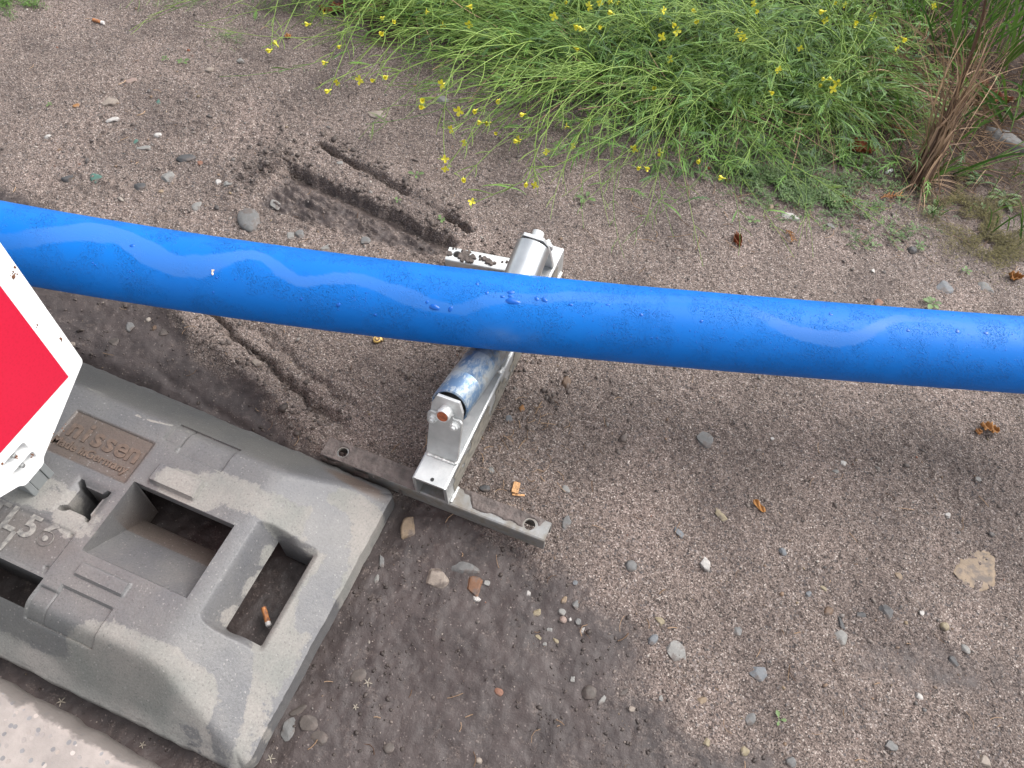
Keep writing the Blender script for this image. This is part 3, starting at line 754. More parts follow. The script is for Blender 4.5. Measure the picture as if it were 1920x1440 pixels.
    Xc = np.full_like(Yc, VL+CW+.0003)+.0009*fbm(Yc, Zc, 260, 2, 79)
    link_mesh("dried_mud_film", np_mesh("film", np.stack([Xc, Yc, Zc], -1).reshape(-1, 3), F), simple("grey_mud_film", (.17, .155, .13), .85, 0, .25, 90, .0006, 300), root, smooth=True)
    # weld beads
    def weld(A, B, r, n, name="weld_bead", mat=WELD):
        mb = MB(); A = np.array(A); B = np.array(B)
        P = [A+(B-A)*k/n for k in range(n+1)]
        mb.tube(P, [r*(.7+.6*random.random()) for _ in P], 8, caps=True); return mb.build(name, mat, root, smooth=True)
    for yy in (.0015,):
        weld((VL+CW+.002, .004, .0015), (VL+CW+.002, BW-.002, .0015), .0022, 14); weld((VL-.002, .004, .0015), (VL-.002, BW-.002, .0015), .0022, 14)
    weld((VL+CW+.001, LL-.06, .002), (VL+CW+.001, LL-.01, .002), .003, 12)
    # roller assemblies: frame along roller axis. local axes: Y' = along axis inward, Z' = up and inward
    def assembly(near=True):
        T = Matrix.Translation((CX, TIPY, TIPZ))@Matrix.Rotation(-SL, 4, 'X')
        if not near: T = Matrix.Translation((CX, LL-TIPY, TIPZ))@Matrix.Rotation(R(180), 4, 'Z')@Matrix.Rotation(-SL, 4, 'X')
        d = .014      # axle stands this far out of the bracket
        # upright bracket plate, perpendicular to the axle, down to the channel
        dn_ = (TIPZ-CHh)/math.cos(SL)-math.tan(SL)*d+.001
        w0, w1 = .0235, .0225
        mb = MB(); mb.prism([(-w0, -dn_-.004), (w0, -dn_-.004), (w1+.001, -.020), (w1, .004), (.016, .020), (-.016, .020), (-w1, .004), (-w1-.001, -.020)], d, d+.0055, T)
        br = mb.build("bracket", GALV if near else CLEAN, root, bevel=.0008)
        # cap plate with ears, clamped to the bracket's outer face
        mb = MB(); o1 = d-.0045
        mb.prism([(-.0235, -.027), (.0235, -.027), (.025, -.024), (.025, -.010), (.0215, -.006), (.0115, -.006), (.0115, .0), (-.0115, .0), (-.0115, -.006), (-.0215, -.006), (-.025, -.010), (-.025, -.024)], o1, d-.0003, T)
        cp_ = mb.build("retaining_plate", GALV if near else CLEAN, root, bevel=.0007)
        for sx in (-.0155, .0155):
            Mb = T@Matrix.Translation((sx, o1, -.0165))
            lathe("bolt", [(0, -.0085), (.0026, -.0085), (.003, -.008), (.003, -.0052), (.0052, -.0052), (.0056, -.0048), (.0056, -.0008), (.0072, -.0008), (.0072, 0), (0, 0)], CLEAN, root, Mb, 6, False)
        ax = lathe("axle", [(.0072, .0006), (.0088, .0), (.0095, .0008), (.0095, .030), (.0, .030)], CLEAN, root, T, 32)
        lathe("rusty_end_face", [(0, -.0004), (.0074, -.0004), (.0076, .0007)], RUST if near else CLEAN, ax, T, 32)
        ro = .0235; rl = .166
        m = ROLN if near else ROLF
        prof = [(RR-.0035, ro+.010), (RR-.0035, ro+.0005), (RR-.002, ro), (RR, ro+.0012), (RR, ro+.004)]
        for g in ((.045, .098, .12) if near else ()):
            a = ro+g; prof += [(RR, a-.0012), (RR+.0005, a), (RR, a+.0012)]
        prof += [(RR, rl+ro-.001), (RR-.0015, rl+ro), (RR-.004, rl+ro), (RR-.004, rl+ro-.008)]
        rr_ = lathe("roller", prof, m, root, T, 96)
        if near: rr_['label'] = "near roller smeared blue and scratched"
        else: rr_['label'] = "far roller, clean and shiny"
        lathe("end_seal", [(.0095, ro+.004), (RR-.0036, ro+.004)], BLACK, rr_, T, 48)
        lathe("end_seal", [(.0095, rl+ro-.004), (RR-.004, rl+ro-.004)], BLACK, rr_, T, 48)
        # inner support, welded to the channel
        e = rl+ro+.004
        P = T@Vector((0, e, 0))
        mb = MB(); mb.box((CX-.014, P.y-.003, CHh+.0005), (CX+.014, P.y+.003, P.z+.010)); mb.build("inner_support", GALV, root, bevel=.0008)
        # weld at bracket foot
        fo = T@Vector((0, d-.001, -dn_))
        weld((CX-w0+.002, fo.y, CHh+.0012), (CX+w0-.002, fo.y, CHh+.0012), .0018, 26)
        if near: weld((CX+w0-.002, fo.y, CHh+.0015), (CX+w0+.001, fo.y+.006, CHh+.0015), .0022, 4)
        return T
    def mat_roller(name, blue):
        m, n, b = M_new(name); co = coord(n)
        f = nz(n, co, 30, 5, .6)
        c = mixc(n, ramp(n, f, [(.3, 0.), (.7, 1.)]), (.50, .52, .53), (.70, .72, .72))
        if blue:
            sep_ = N(n, "ShaderNodeSeparateXYZ"); n.links.new(co, sep_.inputs[0])
            mp = N(n, "ShaderNodeMapping"); mp.inputs["Scale"].default_value = (1.6, .6, 1); n.links.new(co, mp.inputs[0])
            bl = ramp(n, mth(n, 'ADD', nz(n, mp.outputs[0], 42, 6, .7), mth(n, 'MULTIPLY', mth(n, 'SUBTRACT', sep_.outputs[1], .14), -.9)), [(.46, 0.), (.56, .85)])
            c = mixc(n, bl, (.34, .38, .40), (.085, .17, .30))
            scr = N(n, "ShaderNodeMapping"); scr.inputs["Scale"].default_value = (6, 1.2, 6); scr.inputs["Rotation"].default_value = (.3, .2, .7); n.links.new(co, scr.inputs[0])
            sc2 = ramp(n, nz(n, scr.outputs[0], 30, 4, .6), [(.58, 0.), (.62, .75)])
            c = mixc(n, sc2, c, (.42, .46, .48))
            md = ramp(n, mth(n, 'ADD', nz(n, co, 60, 5), mth(n, 'MULTIPLY', mth(n, 'SUBTRACT', sep_.outputs[1], .15), 1.3)), [(.56, 0.), (.68, .7)])
            c = mixc(n, md, c, (.20, .185, .155))
            n.links.new(mth(n, 'SUBTRACT', .5, mth(n, 'MULTIPLY', md, .4)), b.inputs["Metallic"])
            setr(n, b, .36)
        else:
            b.inputs["Metallic"].default_value = .9; setr(n, b, .30)
        n.links.new(c, b.inputs["Base Color"]); bump(n, b, nz(n, co, 120, 4), .12, .0005)
        return m
    global ROLN, ROLF
    ROLN = mat_roller("smeared_roller_steel", True); ROLF = mat_roller("bright_roller_steel", False)
    assembly(True); assembly(False)
    # weld nubs on the channel edge
    for yy in (.205, .29): weld((VL+CW-.006, yy-.005, CHh+.0015), (VL+CW-.004, yy+.005, CHh+.0015), .0034, 6)
    # small drill hole mark near the front
    lathe("drill_mark", [(0, .0), (.0028, .0)], BLACK, root, Matrix.Translation((CX+.002, .0065, CHh+.0005))@Matrix.Rotation(R(90), 4, 'X'), 12)
    return root
STAND = build_stand()

# ------------------------------------------------------------------ blue pipe
PR = .054
def pipe_centres():
    T = [(0, 382), (300, 430), (490, 455), (750, 490), (960, 515), (1250, 548), (1450, 563), (1700, 579), (1920, 590)]
    B = [(60, 537), (350, 588), (600, 620), (860, 650), (1120, 675), (1400, 700), (1650, 724), (1920, 741)]
    T = np.array(T); B = np.array(B)
    c0 = ST_M@Vector((CX, LL/2, TIPZ-(LL/2-TIPY)*math.tan(SL)+(PR+RR+.0004)/math.cos(SL)))
    out = []
    for x in (60, 300, 500, 750, 960, 1200, 1450, 1700, 1880):
        yc = .5*(np.interp(x, T[:, 0], T[:, 1])+np.interp(x, B[:, 0], B[:, 1]))-1.5
        z = c0.z+.02*((x-960)/960)**2*(1.2 if x > 960 else .3)
        p = px(x, yc, z); out.append([p.x, p.y, z])
    return np.array(out), c0
def build_pipe():
    C, c0 = pipe_centres()
    # quadratic fits of y and z in x, extended straight
    a = np.polyfit(C[:, 0], C[:, 1], 3); b = np.polyfit(C[:, 0], C[:, 2], 2)
    print("pipe over stand:", tuple(round(v, 4) for v in c0), "fit y", round(float(np.polyval(a, c0.x)), 4), "z", round(float(np.polyval(b, c0.x)), 4))
    b[-1] += c0.z-np.polyval(b, c0.x)
    a[-1] += (c0.y-np.polyval(a, c0.x))*.0
    x0, x1 = C[0, 0]-.12, C[-1, 0]+.12
    xs = np.concatenate([np.linspace(-6, x0, 90)[:-1], np.arange(x0, x1, .0035), np.linspace(x1, 6, 90)[1:]])
    def f(p, x):
        dp = np.polyder(p); y = np.polyval(p, np.clip(x, x0, x1))
        return y+np.where(x < x0, (x-x0)*np.polyval(dp, x0), 0)+np.where(x > x1, (x-x1)*np.polyval(dp, x1), 0)
    ys = f(a, xs); zs = f(b, xs)
    zs = np.where(np.abs(xs) > 1.2, zs-(zs-.12)*sstep(1.2, 4, np.abs(xs)), zs)
    P = np.stack([xs, ys, zs], 1); T = np.gradient(P, axis=0); T /= np.linalg.norm(T, axis=1)[:, None]
    A = np.cross(T, [0, 0, 1.]); A /= np.linalg.norm(A, axis=1)[:, None]; Bv = np.cross(A, T)   # A toward camera (-y), Bv up
    K = 144; ang = np.arange(K)/K*2*math.pi
    V = P[:, None, :]+PR*(np.cos(ang)[None, :, None]*Bv[:, None, :]+np.sin(ang)[None, :, None]*A[:, None, :])
    n = len(xs); idx = np.arange(n*K).reshape(n, K); F = np.stack([idx[:-1], np.roll(idx[:-1], -1, 1), np.roll(idx[1:], -1, 1), idx[1:]], -1).reshape(-1, 4)
    # the wandering film of water: centre line given as photograph points, turned into (x, angle)
    FL = [(0, 455, 22), (90, 440, 24), (170, 432, 22), (220, 440, 22), (270, 470, 26), (330, 500, 26), (400, 497, 22), (440, 478, 16), (490, 478, 14), (520, 505, 17), (560, 532, 15), (610, 522, 12), (660, 520, 12), (720, 538, 14), (760, 555, 16), (810, 573, 15), (860, 582, 13), (900, 568, 13), (930, 556, 13), (1000, 562, 13), (1080, 556, 15), (1150, 560, 12), (1280, 562, 10), (1380, 568, 10), (1430, 592, 15), (1480, 618, 16), (1540, 633, 16), (1600, 636, 15), (1640, 618, 16), (1680, 596, 12), (1750, 600, 8), (1850, 612, 8), (1930, 620, 8)]
    fx, fa, fwid = [], [], []
    for (x, y, w) in FL:
        v = RC.T@np.array([(x-960)/CF, (y-720)/CF, 1.0]); C0 = np.array([0, 0, CH])
        best = None
        for k in np.linspace(.6, 2.0, 1400):
            Q = C0+v/np.linalg.norm(v)*k; i = np.searchsorted(xs, Q[0]); i = min(max(i, 1), n-2)
            w2 = Q-P[i]; w2 = w2-T[i]*(w2@T[i])
            if np.linalg.norm(w2) <= PR:
                best = (Q[0], math.atan2(w2@A[i], w2@Bv[i])); break
        if best: fx.append(best[0]); fa.append(best[1]); fwid.append(w/66.)
    fx = np.array(fx); fa = np.array(fa); fwid = np.array(fwid)
    o = np.argsort(fx); fx, fa, fwid = fx[o], fa[o], fwid[o]
    cc = np.interp(xs, fx, fa); ww = np.interp(xs, fx, fwid)
    ker = np.ones(9)/9; cc = np.convolve(np.pad(cc, 4, 'edge'), ker, 'valid')
    an = (ang+math.pi) % (2*math.pi)-math.pi
    X2, A2 = np.meshgrid(xs, an, indexing='ij')
    wob = (fbm(X2*1.0, A2*PR, 90, 3, 101)-.5)*.07+(fbm(X2, A2*PR, 22, 2, 102)-.5)*.08
    dist = np.abs(A2-cc[:, None]+wob)/(ww[:, None]*(.78+.5*(fbm(X2, A2*PR, 18, 2, 109)-.5)))
    film = (1-sstep(.90, 1.04, dist))*(np.abs(X2) < 1.4)
    fst = np.interp(xs, [-1.4, -.72, -.60, -.30, -.20, .05, .20, .30, .36, .50, .56, .64, 1.4], [.45, .45, .8, .9, .75, .6, .25, .25, .85, .9, .3, .15, .15])*(.8+.5*(fbm(xs, xs*0, 12, 2, 108)-.3))
    rb = np.exp(-(((X2+.018-(A2-1.2)*.02)/.035)**2+((A2-1.30)/.22)**2))*.55*(fbm(X2, A2*PR, 50, 3, 104))
    root = empty("water_pipe", (0, 0, 0))
    tag(root, "long bright blue plastic pipe beaded with rain, lying across the roller stand", "pipe")
    # pipe wall is one tube; open ends far outside the picture
    me = np_mesh("pipe_wall", V.reshape(-1, 3), F, {'film': (film*fst[:, None]).ravel(), 'rub': np.clip(rb*1.6, 0, 1).ravel()})
    link_mesh("pipe_wall", me, MPIPE, root, smooth=True)
    # larger drops standing on the pipe
    wm, wn, wb = M_new("water"); wb.inputs["Base Color"].default_value = (.0005, .085, .40, 1); wb.inputs["Roughness"].default_value = .16; wb.inputs["Specular IOR Level"].default_value = .4
    big = [(957, 565, 13, 6), (812, 576, 10, 5), (838, 579, 4, 5), (630, 571, 4, 4), (892, 532, 4, 3), (910, 549, 4, 3), (953, 548, 7, 4), (1020, 562, 6, 5), (1005, 560, 5, 4), (938, 556, 4, 3), (952, 555, 5, 3), (1067, 571, 4, 3), (795, 566, 3, 3), (242, 460, 5, 3), (1135, 571, 4, 2), (700, 590, 3, 3), (1200, 590, 4, 3), (1310, 602, 4, 3), (560, 560, 3, 3), (400, 520, 3, 2), (1700, 620, 4, 3), (1795, 622, 5, 3), (1850, 625, 6, 3), (1560, 590, 4, 3)]
    mb = MB(); rr = random.Random(3)
    small = [(rr.uniform(-5, 1925), None, rr.uniform(1.0, 2.6), 0) for _ in range(1500)]
    C0 = np.array([0, 0, CH])
    for (x, y, w, h) in big+small:
        if y is None:
            u = rr.uniform(-.45, 1.15); xx = -.62+1.35*(x/1920); i = min(max(np.searchsorted(xs, xx), 1), n-2); aa = u
            ci = abs((aa-cc[i]))/ww[i]
            if ci < 1.1 or fbm(np.array(xx), np.array(aa*PR), 22, 3, 105) < .42: continue
            rad = w*.00055*rr.uniform(.4, 1.0); ra = rad; rb2 = rad*.55; hgt = rad*.5
        else:
            v = RC.T@np.array([(x-960)/CF, (y-720)/CF, 1.0]); hit = None
            for k in np.linspace(.6, 2.0, 1400):
                Q = C0+v/np.linalg.norm(v)*k; i = min(max(np.searchsorted(xs, Q[0]), 1), n-2); w2 = Q-P[i]; w2 = w2-T[i]*(w2@T[i])
                if np.linalg.norm(w2) <= PR: hit = (i, math.atan2(w2@A[i], w2@Bv[i])); break
            if not hit: continue
            i, aa = hit; ra = w*.00072; rad = h*.0008; hgt = min(ra, rad)*.4
        nr = math.cos(aa)*Bv[i]+math.sin(aa)*A[i]; tg = -math.sin(aa)*Bv[i]+math.cos(aa)*A[i]; c = P[i]+nr*(PR-.00012)
        if y is None: ra = rad
        q = 9; ph = rr.uniform(0, 6); Vd = []
        for lv, (fr, fh) in enumerate(((1, 0), (.85, .45), (.5, .85))):
            for j in range(q):
                t_ = j*6.2832/q; wv = 1+.16*math.sin(2*t_+ph)+.1*math.sin(3*t_+ph)
                Vd.append(c+T[i]*math.cos(t_)*ra*fr*wv+tg*math.sin(t_)*rad*fr*wv+nr*hgt*fh)
        Vd.append(c+nr*hgt)
        Fd = [(l*q+j, l*q+(j+1) % q, (l+1)*q+(j+1) % q, (l+1)*q+j) for l in range(2) for j in range(q)]+[(2*q+j, 2*q+(j+1) % q, 3*q) for j in range(q)]
        mb.add(np.array(Vd), Fd)
    dr = mb.build("water_drops", wm, root, smooth=True); dr['kind'] = 'stuff'
    # white fleck of bird dropping
    v = RC.T@np.array([(395-960)/CF, (510-720)/CF, 1.0])
    for k in np.linspace(.6, 2.0, 1400):
        Q = C0+v/np.linalg.norm(v)*k; i = min(max(np.searchsorted(xs, Q[0]), 1), n-2); w2 = Q-P[i]; w2 = w2-T[i]*(w2@T[i])
        if np.linalg.norm(w2) <= PR: break
    mb = MB(); nr = w2/np.linalg.norm(w2); tg = np.cross(T[i], nr)
    for j in range(6):
        c = P[i]+nr*(PR+.0003)+T[i]*rr.uniform(-.004, .004)+tg*rr.uniform(-.003, .003); q = 6; r0 = rr.uniform(.0008, .0018)
        mb.add([c+T[i]*math.cos(t*6.28/q)*r0*rr.uniform(.6, 1.3)+tg*math.sin(t*6.28/q)*r0 for t in range(q)]+[c+nr*.0008], [(t, (t+1) % q, q) for t in range(q)])
    mb.build("dropping_fleck", simple("pale_fleck", (.6, .5, .42), .8, 0, .3, 200, 0, 1), root)
build_pipe()
#@@PART2
# ------------------------------------------------------------------ loose grit and gravel (past counting)
def ico():
    bm = bmesh.new(); bmesh.ops.create_icosphere(bm, subdivisions=1, radius=1); V = np.array([v.co[:] for v in bm.verts]); F = np.array([[v.index for v in f.verts] for f in bm.faces]); bm.free(); return V, F
IV, IF = ico()
PAL = 1.15*np.array([(.33, .29, .27), (.22, .19, .178), (.14, .125, .122), (.10, .10, .105), (.24, .235, .23), (.44, .41, .38), (.62, .60, .57), (.30, .20, .13), (.36, .28, .17), (.17, .18, .19), (.38, .13, .06)])
PW = np.array([.20, .20, .15, .10, .11, .09, .03, .05, .03, .05, .006]); PW /= PW.sum()
def in_view(x, y, m=.06):
    P = np.stack([x, y, np.zeros_like(x)], 1)-[0, 0, CH]; q = P@RC.T
    u = (960+CF*q[:, 0]/q[:, 2])/1920; v = (720+CF*q[:, 1]/q[:, 2])/1440
    return (u > -m) & (u < 1+m) & (v > -m) & (v < 1+m)
def scatter(name, N_, rmean, rsig, rmax, accept, seed, label_kind='stuff'):
    rg = np.random.default_rng(seed)
    x = rg.uniform(-1.4, 1.35, N_); y = rg.uniform(0, 2.2, N_)
    k = in_view(x, y); x, y = x[k], y[k]
    s, t = plate_st(x, y); k = ~((s > -.004) & (s < .8) & (t > -.004) & (t < .404)) & (kerb_d(x, y) < -.004)
    x, y = x[k], y[k]; k = rg.random(len(x)) < accept(x, y); x, y = x[k], y[k]; n = len(x)
    r = np.minimum(rmean*np.exp(rg.normal(0, rsig, n)), rmax)
    z = gh(x, y)+r*.15
    shp = 1+rg.uniform(-.38, .38, (24, 12, 1)); base = IV[None]*shp
    V = base[rg.integers(0, 24, n)]
    sc = np.stack([rg.uniform(.75, 1.4, n), rg.uniform(.6, 1.1, n), rg.uniform(.4, .8, n)], 1)*r[:, None]
    V = V*sc[:, None, :]
    a = rg.uniform(0, 6.283, n); b = rg.normal(0, .35, n)
    ca, sa = np.cos(a)[:, None], np.sin(a)[:, None]; cb, sb = np.cos(b)[:, None], np.sin(b)[:, None]
    X, Y, Z = V[..., 0], V[..., 1], V[..., 2]
    Y2 = Y*cb-Z*sb; Z2 = Y*sb+Z*cb; X3 = X*ca-Y2*sa; Y3 = X*sa+Y2*ca
    V = np.stack([X3+x[:, None], Y3+y[:, None], Z2+z[:, None]], -1)
    F = IF[None]+(np.arange(n)*12)[:, None, None]
    c = PAL[rg.choice(len(PAL), n, p=PW)]*rg.uniform(.7, 1.2, (n, 1)); cm = np.array([.25, .198, .174]); c = (cm+(c*1.15-cm)*(.55 if name == 'grit' else .8))
    if name == 'soil_clods': c = np.array([.155, .122, .108])*rg.uniform(.55, 1.15, (n, 1))
    if name == 'soil_crumbs': c = np.array([.085, .066, .059])*rg.uniform(.6, 1.25, (n, 1))
    me = np_mesh(name, V.reshape(-1, 3), F.reshape(-1, 3), None, np.repeat(c, 12, 0))
    o = link_mesh(name, me, MS); tag(o, kind='stuff'); print(name, n); return o
scatter("grit", 260000, .00066, .45, .0024, lambda x, y: np.clip(.62*(1-mudmask(x, y)*.80)+.2*rubble(x, y), 0, 1)*(1-.5*sstep(1.3, 1.6, y)), 11)
scatter("gravel", 30000, .0019, .45, .0070, lambda x, y: np.clip(.05*(1-mudmask(x, y)*.75)+.55*rubble(x, y)**1.5, 0, 1), 12)

scatter("soil_crumbs", 60000, .0013, .5, .004, lambda x, y: np.clip(mudmask(x, y)-.1, 0, 1)*np.clip(fbm(x, y, 18, 3, 66)*3-1.1, .06, 1)+.03, 13)
def clodmask(x, y):
    n = fbm(x, y, 30, 3, 68)
    u, v, L = line_uv(x, y, (-.485, 1.093), (-.135, .953)); a = win(u, -.06, 1.02, .03)*np.exp(-((v-.010)/.013)**2)*.55
    a = np.maximum(a, win(u, -.28, .05, .05)*np.exp(-((v+.02)/.07)**2)*.8)
    u2, v2, L2 = line_uv(x, y, (-.455, 1.165), (-.125, .985)); b = win(u2, -.03, 1.15, .04)*np.exp(-((v2-.016)/.014)**2)*.8
    c = win(u2, .7, 1.4, .1)*np.exp(-((v2)/.045)**2)*.5
    u3, v3, L3 = line_uv(x, y, (-.66, .755), (-.27, .50)); d = win(u3, -.25, .95, .1)*np.exp(-((v3-.040)/.03)**2)*.5
    e = np.exp(-(((x+.02)/.12)**2+((y-.66)/.05)**2))*.5
    return np.clip(np.maximum.reduce([a, b, c, d, e])*np.clip(n*3-.8, 0, 1.4), 0, 1)
scatter("soil_clods", 130000, .0022, .5, .0075, clodmask, 14)
# ------------------------------------------------------------------ stones one can pick out
def stone_mesh(name, w, h, t, seed, ang=.3, round_=False):
    rr = random.Random(seed); bm = bmesh.new(); bmesh.ops.create_icosphere(bm, subdivisions=4, radius=1)
    V = np.array([v.co[:] for v in bm.verts])
    nrm = np.random.default_rng(seed).normal(size=(10 if not round_ else 7, 3)); nrm /= np.linalg.norm(nrm, axis=1)[:, None]
    nrm = np.concatenate([nrm, [[0, 0, 1], [rr.uniform(-.2, .2), rr.uniform(-.2, .2), 1]]]); nrm /= np.linalg.norm(nrm, axis=1)[:, None]
    for q, d in enumerate(nrm):
        lim = rr.uniform(.55, .80) if not round_ else rr.uniform(.78, .92)
        k = V@d; V = V-np.outer(np.clip(k-lim, 0, None)*(.94 if not round_ else .75), d)
    for i, v in enumerate(bm.verts):
        p = Vector(V[i]); p *= 1+.07*mnoise.noise(p*1.7+Vector((seed, 0, 0)))+.035*mnoise.noise(p*5+Vector((0, seed, 0)))
        v.co = (p.x*w/2*1.15, p.y*h/2*1.15, p.z*t/2*1.15)
    for f in bm.faces: f.smooth = True
    me = bpy.data.meshes.new(name); bm.to_mesh(me); bm.free()
    me.set_sharp_from_angle(angle=R(30)) if not round_ else None
    return me
C_ = dict(lg=(.38, .39, .39), g=(.25, .26, .27), bg=(.24, .27, .31), dg=(.10, .105, .115), w=(.78, .78, .78), be=(.48, .42, .37), tan=(.42, .32, .22), br=(.22, .14, .09),
          rust=(.30, .15, .08), pk=(.50, .38, .34), or_=(.52, .26, .09), ye=(.45, .39, .26), teal=(.10, .26, .22), brick=(.36, .17, .11), mud=(.135, .115, .105))
